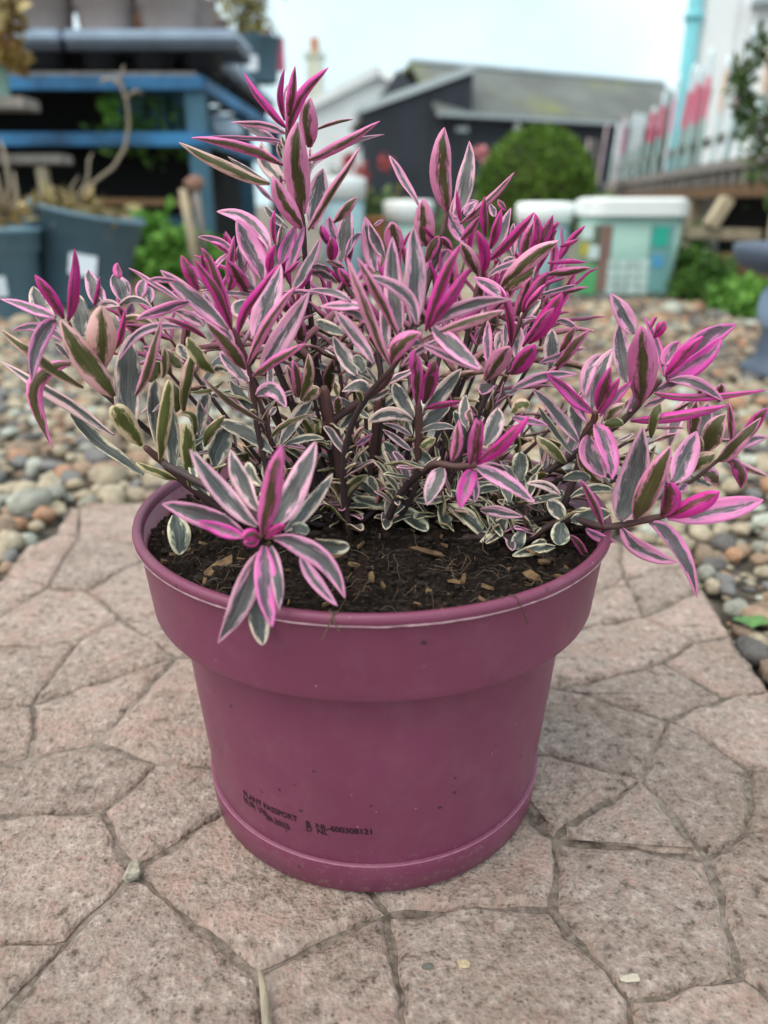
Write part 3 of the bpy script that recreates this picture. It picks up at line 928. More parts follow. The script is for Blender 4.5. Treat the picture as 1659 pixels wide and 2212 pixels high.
# every shoot: crop it was measured on, distance, stem (from the tip down), root on the compost, then its leaves:
#   base, half way and tip, breadth, skin in view (T upper, U lower), pinkness 0 cream .. 2 magenta, extra distance in cm
SHOOTS = []
def shoot(tile, Y, stem, root, leaves, r0=0.0012, r1=0.0022): SHOOTS.append((tile, Y, stem, root, leaves, r0, r1))
T, U_ = True, False
shoot('t1', .500, [(870,480),(880,620),(920,900),(985,1180),(1000,1400)], (-.03,.50), [
 (870,500,700,330,545,80,62,U_,1.6,1.5),(850,440,815,240,852,60,50,U_,1.65),(880,450,905,250,930,30,75,U_,1.5,-.2),(870,470,850,300,880,170,45,T,1),(890,540,960,300,1180,45,82,U_,1.4,.5),
 (1040,640,1025,450,1045,268,135,U_,1.0,-.4),(985,1140,935,790,950,450,188,U_,.95,-1.2),(985,1250,860,1060,760,860,132,U_,.95,-1.0),(740,915,430,800,60,605,85,U_,.45),(840,775,520,640,150,570,72,U_,1.2),
 (855,620,650,575,150,570,30,T,1.1,.6),(860,540,690,480,450,455,52,T,.8,1),(830,640,680,540,530,480,60,T,1,1),(1025,740,1280,620,1565,445,72,U_,1.1,.3),(1030,900,1150,690,1600,545,62,T,.9,.5),(1070,520,1220,460,1370,432,26,U_,.9,1),
 (1030,1260,1200,980,1420,635,62,U_,.9,-.6),(1060,1250,1090,1020,1140,800,150,T,.8,.8),(870,1240,770,1160,700,1080,60,T,.4,1),(860,900,720,760,680,600,120,T,.5,1.6),(1040,820,1040,730,1045,640,50,T,.7,1),(730,900,560,800,425,710,32,T,.5,1),
 (770,1050,690,970,620,900,36,T,1),(820,920,825,880,815,850,26,U_,1.4),(830,720,810,670,805,610,30,U_,.5),(860,660,840,600,830,560,30,U_,.5)])
shoot('t3', .480, [(1240,420),(1220,600),(1190,760),(1180,1000)], (-.04,.485), [
 (1160,600,1070,360,950,115,190,T,1.0,-.6),(1220,360,1060,140,785,55,110,T,1,.6),(1100,700,1010,540,960,330,150,T,.7,.4),(1215,560,1220,440,1260,320,70,U_,2),(1300,480,1360,330,1430,165,110,T,1.4),(1350,560,1430,360,1495,170,82,T,1.2,-.3),
 (1260,310,1240,170,1260,40,50,U_,1.6,1),(1280,330,1300,240,1320,150,40,U_,.6,1),(900,690,900,480,930,250,70,U_,1.3),(940,380,790,290,630,262,60,T,1.1,.5),(890,400,820,340,740,300,50,U_,1.2),(760,540,820,450,890,395,42,T,1,1),
 (880,690,900,620,905,550,80,U_,1.4),(1400,690,1510,520,1630,260,82,T,.8,-.4),(1340,560,1400,510,1460,455,40,U_,1.6),(1100,740,880,715,650,690,46,T,1),(1330,710,1480,705,1640,720,42,T,1)])
shoot('t3', .425, [(920,1000),(980,1130),(1050,1330),(1085,1540),(1130,1880),(1240,2300)], (-.03,.455), [
 (910,1010,780,700,600,440,92,U_,1.65,-.3),(900,960,790,600,660,345,82,U_,1.5),(880,1010,590,750,330,530,132,T,1.0,-.6),(960,1050,1060,800,1310,465,82,U_,1.6,-.5),(1090,1080,1200,820,1310,480,205,T,.8),(1040,1290,1200,960,1430,660,92,U_,1.0,-.5),
 (1150,1360,1330,1050,1540,705,182,T,.85,-1.0),(1080,1390,1280,1250,1515,1120,82,U_,1.1,-.6),(1020,1330,880,1150,690,930,122,U_,.9,-.6),(700,1080,540,980,345,910,56,U_,1.6),(930,1130,850,1020,760,950,92,T,1),(980,1230,900,1180,850,1120,60,U_,1.4),
 (1040,1440,920,1300,810,1190,132,T,.7),(640,690,560,540,500,410,100,U_,1.8,1),(690,670,610,610,545,575,36,T,.9),(500,780,270,630,75,512,42,T,1),(470,620,340,605,230,610,46,T,1),(560,785,370,840,130,930,78,T,1.05),
 (520,1000,200,1020,0,1260,72,T,.85),(130,1545,250,1270,340,900,82,U_,.85,-.6),(760,880,720,790,680,700,72,T,1,1),(1000,900,965,840,1030,770,120,T,.6,1),(1220,1480,1222,1400,1225,1300,62,T,.7,.6),(680,980,560,900,440,860,90,T,.8,1),(760,1360,640,1230,550,1070,112,U_,.15,1)])
shoot('t8', .430, [(1050,270),(1130,470),(1190,660),(1240,860)], (-.03,.455), [
 (1110,600,980,450,895,315,92,T,.35),(1180,660,880,480,670,290,56,U_,.7,-.3),(1110,440,1240,395,1350,540,132,T,.9,-1.0),(1240,900,1020,740,800,650,122,T,.2),(1310,830,1420,640,1560,480,112,T,.3),(1230,780,1360,660,1590,590,52,U_,.4),
 (1430,450,1390,300,1350,190,62,U_,.5),(1450,450,1440,300,1400,150,92,U_,1.1),(1470,470,1530,270,1530,95,92,U_,.5),(1490,480,1570,420,1610,380,92,U_,.5),(1220,600,1245,560,1270,530,52,T,.5),(1330,860,1480,790,1659,790,72,T,.2,.5)])
shoot('t2', .430, [(600,720),(640,900),(760,1200),(1000,1420)], (-.06,.47), [
 (990,1363,760,1080,520,690,212,U_,.55,-1.4),(890,1130,880,850,880,570,242,U_,.5,-.8),(850,585,950,560,1040,585,72,T,.6,-1),(1030,585,1170,525,1330,605,62,T,.5,-.8),(550,690,420,480,300,310,112,U_,1.8),(590,710,640,420,645,80,102,U_,1.9,-.2),
 (480,800,350,590,290,410,150,T,.4,1),(480,680,260,600,0,520,82,T,1.1),(490,710,340,880,275,1245,132,T,1.1,-1),(570,900,350,770,100,800,82,T,1.1),(610,1080,300,1290,462,1816,132,U_,1.1,-1.6),(720,1290,340,1050,0,780,92,U_,.35),
 (985,1703,520,1390,0,1060,102,T,.5),(1245,2045,900,1790,600,1500,112,T,.1),(720,840,690,650,670,480,150,T,.3,1),(820,560,800,400,765,265,112,T,.9,.8),(820,580,850,460,862,325,46,U_,1.7,.6),(910,560,880,480,870,400,60,T,1,.8),
 (1080,560,1040,420,990,300,152,T,.9,1),(1040,340,1020,270,1020,210,70,U_,1.4,1.2),(1200,520,1230,420,1250,350,92,T,1,1.5),(1290,560,1300,480,1290,410,82,T,.9,1.5),(1180,720,1400,620,1640,540,92,T,1.1),(1040,720,1200,690,1380,780,72,U_,.4),
 (1110,1700,1110,1250,1130,830,232,T,.35,.5),(1000,960,1060,800,1080,600,62,U_,1.5,.6),(1100,700,1130,620,1150,560,72,T,1.2,1),(1229,1792,1090,1600,992,1437,192,U_,.05,-1.2),(1240,950,1320,980,1410,1050,72,T,1.1,.4),(600,1040,540,960,470,900,62,T,.6),
 (1000,1000,960,930,980,860,70,U_,1.6,.5),(1060,900,1040,830,1060,760,50,U_,1.6,.7)])
shoot('t8', .430, [(200,850),(340,970),(500,1120),(720,1290),(900,1420)], (-.06,.47), [
 (330,960,360,640,410,300,112,U_,.1,-.5),(440,1040,420,780,400,520,132,T,.2),(330,900,285,560,290,310,122,T,.3,.6),(525,590,540,330,620,75,92,U_,.3,.5),(570,1170,550,900,540,660,122,U_,.0,-.4),(770,1010,800,860,880,680,172,T,.2,.3),
 (690,850,740,720,860,600,82,U_,.4,.6),(640,760,670,560,720,420,112,T,.3,1),(460,570,470,470,440,350,92,U_,.2,.5),(460,1120,310,1060,130,985,72,U_,.1),(600,780,600,620,480,590,62,U_,.2,.3),(840,330,720,400,570,410,36,U_,.2,1),
 (900,400,820,430,740,440,42,T,.1,1),(640,1200,610,1140,600,1060,92,T,.1),(500,210,440,150,370,60,82,U_,.3,1),(350,290,370,180,360,40,72,U_,.3,1),(560,150,510,90,490,20,92,T,.2,1.5),(870,240,810,220,770,240,72,T,.2,1),(250,330,280,240,340,170,112,U_,.3,1)], .002, .0032)
shoot('t10', .334, [(860,760),(880,700),(800,560),(560,440),(300,300)], (-.055,.45), [
 (760,760,430,600,135,520,165,T,.9),(740,760,580,710,400,640,112,T,1.7,-.5),(840,680,580,430,340,115,152,T,.7,-.2),(850,560,730,360,640,115,142,T,.5,.3),(880,740,940,420,1020,85,165,U_,1.25,.3),(960,680,1130,400,1270,55,195,T,.8),
 (1040,720,1230,530,1395,295,112,T,.35,.6),(960,770,1290,900,1485,1215,155,T,.9,-.5),(1160,900,1260,1080,1430,1270,102,T,.9,.2),(1260,780,1390,830,1515,830,112,T,.1,.8),(860,880,740,1180,550,1545,185,T,.8),(890,830,900,1130,950,1430,172,T,1.35,-.8),
 (940,830,985,1050,1000,1300,102,T,.8,-.3),(870,1000,850,1300,880,1560,175,T,.3),(860,780,790,750,725,770,112,U_,1.6,-.8),(850,770,800,800,735,800,90,U_,1.5,-.9),(900,770,970,710,1045,670,72,U_,1.9,-.8),(1080,720,1150,700,1210,740,92,T,.1,1),
 (870,380,800,300,770,210,82,T,.05,1.5)], .0014, .002)
shoot('t10', .395, [], (-.09,.41), [(230,600,260,740,265,895,165,T,0)])
shoot('t4', .400, [(880,1130),(800,1280),(690,1460),(560,1600)], (-.02,.44), [
 (670,1440,490,1020,320,560,102,U_,.8,-.6),(740,1200,560,850,400,560,92,U_,1,-.3),(760,1150,700,800,690,395,162,T,.9,-.3),(860,1100,870,720,860,315,182,T,.9,-.4),(890,1110,780,850,460,715,112,T,.9,-1.6),(960,1160,1080,800,1240,460,112,U_,1.6,-.3),
 (990,1130,1150,900,1310,650,112,U_,1.7,-.6),(1000,1110,1280,960,1659,905,112,T,.9,-1.4),(930,1230,1280,1100,1600,990,92,U_,.8,.5),(1020,1120,1180,1290,1410,1470,142,T,1.0,-.6),(930,1270,1150,1370,1400,1480,72,T,1),(680,1420,760,1260,930,1180,152,U_,1,-.8),
 (640,1300,630,1100,610,850,92,T,.8),(540,1420,380,1180,220,1000,112,T,.9),(470,970,300,955,100,965,82,T,1,.4),(350,920,200,850,0,830,62,T,1,.8),(500,1110,400,1020,270,1000,62,T,.9,.6),(300,1190,180,1130,70,1080,92,T,.2,1),
 (400,1520,300,1370,210,1200,122,T,.6,.5),(450,1500,420,1420,370,1370,102,T,.1,1),(760,1450,920,1310,1080,1230,62,T,.7,.5),(880,1521,870,1420,860,1310,92,U_,1.5,.5),(1000,1521,1020,1450,1040,1410,112,U_,1.5,1)])
shoot('t4', .500, [(200,590),(230,660),(300,780),(390,910),(460,1050)], (-.02,.47), [
 (190,600,200,500,210,395,108,U_,1.8,-.2),(180,470,130,380,115,300,72,U_,1.5),(230,420,190,320,180,230,88,T,1.1),(270,600,310,380,340,150,135,T,.9),(220,280,320,170,405,75,82,U_,.7,.8),(310,560,370,430,450,370,62,T,1),
 (350,800,310,730,250,650,82,U_,1.4,-.3),(300,650,220,610,150,590,62,U_,.8),(240,770,120,700,0,690,72,T,.6),(170,650,80,640,0,650,52,T,.6),(0,690,60,550,110,400,62,T,.7)])
shoot('t4', .520, [(1135,180),(1110,300),(1080,420),(1000,700),(900,1000)], (.0,.49), [
 (560,680,520,480,470,235,152,T,.9,-.5),(620,560,560,430,500,290,92,T,.8,-.3),(720,560,700,400,680,275,152,U_,.9,-.5),(960,470,940,290,945,85,172,U_,.8,-.6),(1135,185,1090,-150,1112,-490,175,U_,.85),(1190,249,1290,-60,1313,-379,132,T,.75),
 (899,138,770,-80,661,-265,66,T,.9),(1240,270,1225,150,1210,20,46,U_,1.9),(1180,330,1200,150,1260,10,82,T,.7),(1240,290,1450,120,1681,-127,62,U_,.9),(1280,440,1200,320,1140,180,112,T,1,-.8),
 (960,600,1010,490,1070,390,92,U_,1.2,-.8),(960,760,1040,600,1150,500,122,T,.9,-.6),(1390,710,1320,580,1240,440,112,U_,.7,-.6),(1060,440,990,370,940,315,42,U_,1.8,-.8),(1170,500,1120,440,1080,400,62,U_,1.3,-.6),(1250,200,1310,150,1390,110,82,T,.8,.6),
 (1250,420,1330,330,1400,230,72,U_,1.2),(540,310,580,285,620,260,32,T,1)], .0016, .0022)
shoot('t5', .500, [(490,700),(470,800),(430,960),(380,1200)], (.03,.48), [
 (520,420,510,260,510,75,78,U_,1.9),(490,760,510,580,440,375,112,U_,1.9,-.8),(560,540,610,380,660,185,92,U_,1.7,-.4),(580,590,660,400,745,175,112,T,1),(560,640,760,450,950,215,92,U_,1.8,-.6),(850,640,890,460,950,290,102,U_,1.2),
 (920,590,980,420,955,225,112,U_,1.6,.4),(950,570,1040,420,1115,240,112,U_,1.7,.2),(1060,450,1110,360,1175,305,62,U_,1.8,.6),(1080,470,1110,420,1150,375,62,U_,1.7,.6),(660,870,900,650,1170,470,152,U_,.7,-.8),(540,790,760,670,1060,600,62,T,.9,-1.6),
 (690,900,830,800,970,700,132,U_,.6,-1.0),(1070,665,1240,650,1410,660,46,U_,1.6),(1060,770,1260,740,1450,710,72,U_,1.2),(1180,520,1260,490,1345,455,46,U_,1.8),(960,960,1180,900,1325,860,46,T,.9),(770,600,760,450,770,310,72,T,.8,.5),
 (600,780,640,720,650,640,62,T,.6),(700,700,720,650,780,620,82,T,.6),(700,200,660,150,630,105,52,U_,1.4,.5),(330,240,380,180,440,120,82,T,.9,.5),(600,260,580,200,560,140,62,T,.8,.5),(820,560,830,470,850,400,80,T,1,.6),(640,640,610,560,640,470,70,T,.9)])
shoot('t5', .450, [(900,1060),(840,1160),(780,1300),(640,1600)], (.03,.46), [
 (850,1100,960,930,1075,740,132,U_,1.75),(870,1080,960,960,1050,850,62,U_,1.4,-.3),(830,1180,920,1080,1010,990,102,T,.5),(900,1370,1060,1150,1200,925,172,U_,1.8,-.6),(850,1400,1000,1200,1130,1060,92,U_,1.5,-.8),(700,970,560,880,410,790,122,T,1.0,-.4),
 (740,1390,740,1180,650,880,82,U_,1.8,-.8),(790,1500,800,1330,760,1170,142,T,.8),(690,1400,700,1300,690,1180,62,T,.9),(520,1700,640,1530,740,1400,182,U_,.85,-1.4),(740,1640,860,1520,960,1380,172,U_,1.6,-1.4),(990,1550,1200,1480,1415,1410,62,T,1.1,-.5),
 (1090,1590,1100,1420,1110,1250,142,T,.5,.6),(1150,1600,1260,1440,1435,1260,92,U_,1.3),(1180,1450,1250,1330,1320,1220,72,U_,1.2,.4),(1150,1180,1240,1190,1340,1260,62,T,1),(820,1170,900,1150,990,1150,36,T,.9),(540,1560,540,1350,545,1180,88,T,1),(620,1450,630,1350,650,1270,82,T,.6)])
shoot('t6', .445, [(960,620),(930,660),(840,760),(720,890),(560,1000)], (.05,.46), [
 (790,330,720,200,635,65,112,T,1,-.4),(740,640,710,450,690,240,112,T,.9,.2),(830,780,850,520,835,275,185,U_,1.1,-1),(985,600,940,400,855,215,52,T,1.3),(920,350,960,290,990,245,72,U_,1.8),(900,290,920,240,940,220,32,U_,1.5),
 (1000,610,1180,420,1455,265,152,T,1.4),(1000,590,1120,460,1240,340,82,U_,1.6,-.3),(1000,620,1190,520,1360,350,132,T,1.45,-.6),(980,530,1030,450,1090,375,102,T,1.2,.4),(1020,630,1200,650,1370,765,72,T,1.1,-.8),(920,710,1200,740,1659,690,52,U_,1.45,-.3),
 (770,890,1080,860,1395,790,78,U_,1.5,-1.2),(930,700,1030,650,1140,610,52,T,1),(860,800,940,760,1015,735,42,T,.9),(750,830,790,760,800,680,62,T,1.2)], .0018, .0024)
shoot('t6', .425, [(540,830),(530,890),(470,980),(440,1150),(340,1430)], (.03,.45), [
 (520,830,540,640,655,420,142,T,.7),(470,730,500,560,580,460,92,T,.9,.4),(560,820,590,690,640,540,92,U_,1.7),(560,840,630,720,700,610,72,U_,1.7,-.2),(570,860,680,730,780,635,62,T,1.6,-.9),(520,840,380,720,220,580,82,T,1.5,-.8),(490,900,400,750,330,620,72,T,1.0),
 (430,1030,290,850,130,680,82,T,.8),(390,1110,270,950,170,800,46,T,.3,.3),(350,1160,260,1080,160,995,82,U_,.1),(500,990,510,1120,610,1260,152,T,1.0,-.4),(540,910,620,1080,650,1270,122,T,1.2,-.8),(430,1100,520,1240,590,1300,102,U_,.4),(600,920,660,900,720,920,72,U_,.1),
 (680,1020,740,1000,790,970,32,T,.5),(600,890,660,830,730,780,82,U_,.5,.4),(430,980,410,880,390,770,92,T,.3,.5),(0,690,200,610,430,590,72,T,1,.5),(0,840,60,790,110,800,102,U_,.3,.6),(0,870,100,890,235,920,52,T,1.2),(900,1000,920,880,960,780,62,U_,.2,1.5)], .0018, .0026)
shoot('t7', .415, [(1010,790),(850,830),(600,870),(340,820),(100,950)], (.045,.44), [
 (700,830,780,600,850,220,205,T,.85,-.4),(800,820,900,600,1030,350,152,U_,.9,-.6),(1040,580,1120,430,1195,250,152,T,1),(970,800,1020,690,1030,580,132,U_,1.6,-.8),(1010,600,970,550,930,510,72,T,.8,-2.2),(1000,800,1200,720,1345,640,132,U_,1.8,-.6),
 (1010,810,1350,760,1630,695,152,T,1.2,-.6),(890,840,1080,1000,1200,1335,102,T,1.1),(710,880,850,1020,1075,1100,112,T,.9),(590,870,530,720,440,560,62,U_,1.2,-.6),(380,830,500,800,640,780,112,T,.1,.4),(480,880,570,940,680,965,62,T,1.2),(375,925,460,1020,500,1135,56,U_,1.2),
 (320,840,310,920,310,990,122,T,0),(330,830,290,760,230,700,102,T,.2),(1050,640,1100,620,1135,590,62,T,1),(380,680,520,620,660,640,62,T,.05,.5),(330,560,420,540,510,560,72,T,.1,.5),(310,660,210,600,90,590,62,T,.5),(80,900,40,960,20,1020,92,T,.1),(280,1000,150,1030,0,1060,72,T,0),(110,1040,160,1000,220,960,82,T,.1)], .0018, .0030)
shoot('t7', .480, [(1420,380),(1320,450),(1100,600),(800,560),(450,520)], (.06,.48), [
 (1330,440,1450,340,1615,160,92,U_,.8),(1480,350,1570,200,1659,100,82,U_,1.5),(1480,360,1560,310,1659,290,62,T,1),(1100,540,1200,460,1320,400,102,U_,.3),(1260,380,1300,250,1390,140,132,U_,.6),(1020,340,1070,170,1130,40,92,T,.7,.5),(1170,300,1180,170,1200,40,82,U_,.8),
 (1240,380,1250,200,1270,60,92,T,1,.4),(1420,320,1420,180,1400,60,42,U_,1.2),(1370,430,1520,490,1659,540,42,U_,.7),(1420,430,1480,520,1480,625,82,U_,1.4),(1240,540,1300,540,1330,600,102,U_,1),(1160,540,1230,580,1300,605,42,T,.3),(1180,400,1210,350,1215,280,62,U_,.4),
 (1340,60,1350,-10,1360,-60,60,U_,1),(1210,40,1220,-20,1230,-60,50,U_,.5)])
shoot('t9', .435, [(890,420),(895,640),(880,900)], (.0,.45), [
 (880,440,880,250,870,70,92,U_,1.4),(930,430,970,280,1010,150,112,U_,1.4),(930,490,1060,340,1190,190,112,T,.4),(860,530,780,420,720,290,112,T,.2),(850,550,700,500,550,560,98,T,.3,-.3),(930,470,1060,440,1190,415,52,U_,1.8,-.3),(900,600,990,520,1110,450,102,T,.2,.3),
 (900,630,1030,590,1150,610,56,T,.4),(840,660,750,600,640,570,42,T,.7),(840,760,740,680,640,610,52,T,.6),(850,650,820,600,810,550,62,T,.1),(1000,850,920,800,850,740,102,T,.1,-.5),(900,730,950,710,1010,670,72,U_,.1)], .0022, .0028)
shoot('t9', .385, [(1290,860),(1150,870),(1010,850),(930,900)], (.0,.44), [
 (1120,830,1160,700,1170,540,82,U_,1),(1250,850,1290,690,1290,530,112,U_,1.3),(1300,840,1310,690,1330,540,62,U_,1.6,-.3),(1350,720,1420,580,1440,460,132,T,.5),(1300,850,1480,700,1659,520,102,U_,1.7),(1290,870,1500,980,1700,1120,112,T,1),(1270,890,1220,1010,1180,1160,132,T,1.65),
 (1060,880,1000,1000,950,1140,132,T,.8),(1310,870,1420,870,1510,900,62,T,.9),(1270,900,1290,1020,1280,1120,52,T,.9,.3),(1270,560,1240,510,1260,470,62,U_,.8),(1230,600,1210,480,1220,370,82,T,.4,.8)], .0018, .0024)
shoot('t9', .452, [(720,1120),(740,1090)], (-.02,.455), [
 (790,990,730,840,650,700,122,T,0),(690,1050,670,950,660,850,82,T,0,.3),(700,1130,580,1120,430,1085,92,T,0),(690,1100,770,1040,880,1060,122,T,0,-.3),(715,1140,850,1230,955,1370,112,T,0,-.3),(600,1070,500,990,380,930,62,T,0),(365,1160,400,1020,540,930,72,U_,.1,-.5),
 (790,940,830,920,875,890,72,T,.5),(840,1000,870,960,880,920,62,T,0),(1040,1140,1080,1250,1120,1385,102,T,0),(1090,1140,1230,1220,1345,1430,112,T,0,-.4),(1080,1040,1250,1090,1430,1140,82,T,0),(850,1100,980,1105,1120,1080,62,T,.1),(230,1280,250,1230,270,1190,92,T,.1)])
shoot('t9', .425, [(1630,1320),(1640,1200)], (.055,.435), [
 (1320,1170,1450,1180,1620,1220,82,T,.6),(1350,1400,1430,1310,1500,1240,112,T,.1),(1280,1530,1390,1480,1520,1470,112,T,0,-.3),(1530,1470,1600,1450,1659,1430,92,T,0),(1540,1430,1560,1370,1620,1320,102,T,.1),(1520,1120,1500,1000,1480,900,92,T,0,.5),(1600,970,1600,870,1590,770,112,T,0,.5),(1280,1060,1360,1020,1450,1030,62,T,0,.5)])
shoot('t9', .445, [(235,310),(270,520),(310,650),(350,900),(380,1080)], (-.035,.462), [
 (440,450,350,420,250,380,62,T,.2),(540,360,480,310,360,350,92,T,.5,-.4),(350,600,420,530,480,480,92,T,.1),(450,460,500,500,550,530,52,T,.1),(0,540,90,470,150,410,102,T,.2),(80,400,150,360,210,330,102,U_,.3),(330,380,320,320,315,280,52,U_,.3),(540,400,620,370,700,330,62,T,.5),
 (600,320,750,250,900,180,52,T,.6),(430,690,410,640,400,590,40,U_,.4),(440,700,470,640,510,590,50,U_,.6),(450,720,510,690,570,640,50,T,1.2),(290,740,270,720,280,690,50,T,.1),(210,640,190,600,200,560,60,U_,.1)], .0030, .0036)
shoot('t9', .470, [(620,390),(590,600),(570,850)], (-.025,.475), [], .0022, .0026)
shoot('t9', .440, [(700,210),(640,300),(450,440),(300,545)], (-.035,.462), [], .0022, .0032)

rl = random.Random(42)
ALL = []            # (size, stem index, geometry)
STEMS = []
for si, (tile, Y, stem, root, leaves, r0, r1) in enumerate(SHOOTS):
    pts = []
    n = len(stem)
    rt = Vector((root[0], root[1], soil_h(*root) - 0.004))
    for i, (x, y) in enumerate(stem):
        u, v, k = sight(tile, x, y)
        yy = Y + (rt.y - Y) * 0.35 * (i / max(1, n - 1))
        pts.append(atY(u, v, yy))
    if pts and pts[-1].z > rt.z:
        e, pr = pts[-1], (pts[-2] if len(pts) > 1 else pts[-1] + Vector((0, 0, .01)))
        dr = (e - pr).normalized() * (rt - e).length * 0.45
        c = e + dr
        c.z = max(c.z, rt.z + 0.01)
        pts += [e * (1 - t) ** 2 + c * 2 * t * (1 - t) + rt * t * t for t in (0.2, 0.4, 0.6, 0.8, 1.0)]
    # smooth the path
    if len(pts) > 2:
        fine = []
        for i in range(len(pts) - 1):
            p0, p1, p2, p3 = pts[max(i - 1, 0)], pts[i], pts[i + 1], pts[min(i + 2, len(pts) - 1)]
            for q in range(4):
                t = q / 4
                fine.append(0.5 * ((2 * p1) + (p2 - p0) * t + (2 * p0 - 5 * p1 + 4 * p2 - p3) * t * t + (3 * p1 - p0 - 3 * p2 + p3) * t ** 3))
        fine.append(pts[-1])
        pts = fine
    STEMS.append((pts, r0, r1))
    for lf in leaves:
        bx, by, mx_, my, tx, ty, w, top, p = lf[:9]
        ex = lf[9] * 0.01 if len(lf) > 9 else 0.0
        u0, v0, k = sight(tile, bx, by); u1, v1, _ = sight(tile, mx_, my); u2, v2, _ = sight(tile, tx, ty)
        Lp = math.hypot(u2 - u0, v2 - v0)
        rise = (v0 - v2) / max(Lp, 1)
        mag = 0.016 * min(1, Lp / 130)
        dz = (-mag if rise > -0.2 else 0.4 * mag) if not top else (mag * max(-1, min(1, rise * 1.6 + 0.1)))
        dz += rl.uniform(-.004, .004)
        y0 = Y + ex * 0.5 + (-0.002 if not top else 0.001)
        y2 = Y + ex + dz
        y1 = (y0 + y2) / 2 + (0.25 * dz if not top else 0.1 * dz)
        P0, P1, P2 = atY(u0, v0, y0), atY(u1, v1, y1), atY(u2, v2, y2)
        for P in (P1, P2):
            if math.hypot(P.x - PC.x, P.y - PC.y) < 0.138:
                P.z = max(P.z, soil_h(P.x, P.y) + 0.003)
        roll = rl.uniform(-.42, .42)
        W = w * k * (P1 - CAMP).length / F_PX * (0.96 if p < 1.45 else 0.88) / math.cos(roll)
        kk = rl.uniform(0.24, 0.66) - (0.30 * max(0, p - 1.1)) + (0.14 if p < .5 else 0)
        g_ = leaf_geo(P0, P1, P2, W, top, p + rl.uniform(-.08, .08), rl.random(), kk, roll, rl.uniform(-.5, .5), rl.uniform(.22, .5) + (.25 if p > 1.45 else 0), blunt=rl.uniform(.6, 1.0) if p < .35 else rl.uniform(0, .35))
        ALL.append(((P2 - P0).length * W, si, g_))
# small leaves crowding the middle of the bush, hung on the same stems
inner = []
for q in range(420):
    si = rl.randrange(len(STEMS))
    pts = STEMS[si][0]
    if len(pts) < 5: continue
    i = rl.randrange(len(pts) // 3, len(pts))
    b0 = pts[i]
    if b0.z < 0.205 or math.hypot(b0.x - PC.x, b0.y - PC.y) > 0.12 or b0.z > 0.31: continue
    a = rl.uniform(0, 6.283)
    el = rl.uniform(-.1, 1.1)
    L = rl.uniform(.010, .027)
    d = Vector((math.cos(a) * math.cos(el), math.sin(a) * math.cos(el), math.sin(el)))
    P2 = b0 + d * L
    P1 = b0 + d * L * .5 + Vector((0, 0, L * .06))
    if P2.z < soil_h(P2.x, P2.y) + .002: continue
    p = rl.choice([0, .05, .1, .2, .3, .5, .7, .9])
    upv = Vector((0, 0, 1)) if el < .8 else Vector((-math.cos(a), -math.sin(a), .3))
    g_ = leaf_geo(b0, P1, P2, L * rl.uniform(.27, .4), True, p, rl.random(), rl.uniform(.5, .75), rl.uniform(-.4, .4), 0, .3, .8, up=upv)
    inner.append((L * L * .25, si, g_))
# further shoots crowding the mound behind and between the measured ones
EXTRA = [(505,575,.50),(560,540,.52),(625,610,.48),(455,635,.49),(330,690,.46),(270,700,.47),(760,585,.51),(815,620,.50),(900,585,.53),(860,560,.55),(1010,545,.53),(1075,570,.52),(1120,545,.54),(1165,590,.52),(1200,560,.54),(1065,650,.49),(985,660,.48),(705,660,.50),
 (940,630,.52),(1140,660,.50),(1215,640,.53),(640,680,.50),(540,660,.48),(790,720,.50),(1020,740,.49),(1110,770,.48),(1190,800,.50),(1240,880,.48),(700,780,.52),(620,830,.50),(760,850,.52),(880,830,.50),(960,850,.49),(1060,870,.48),(1150,920,.47),(1290,960,.47),(520,860,.48),(450,900,.46),(830,930,.50),(700,930,.50),(980,960,.48),(1080,980,.47),(600,940,.50),(1200,1000,.46),
 (760,1045,.475),(840,1055,.47),(930,1055,.465),(1010,1055,.46),(1090,1065,.455),(1160,1085,.45),(1230,1075,.45),(660,1025,.48),(880,1095,.455),(985,1100,.45),(1085,1120,.445),(720,1080,.47),(1180,1130,.44),(560,1000,.48),(1040,1020,.47),
 (1450,900,.47),(1400,960,.48),(1530,950,.48),(1330,900,.49),(900,990,.47),(780,1000,.47)]
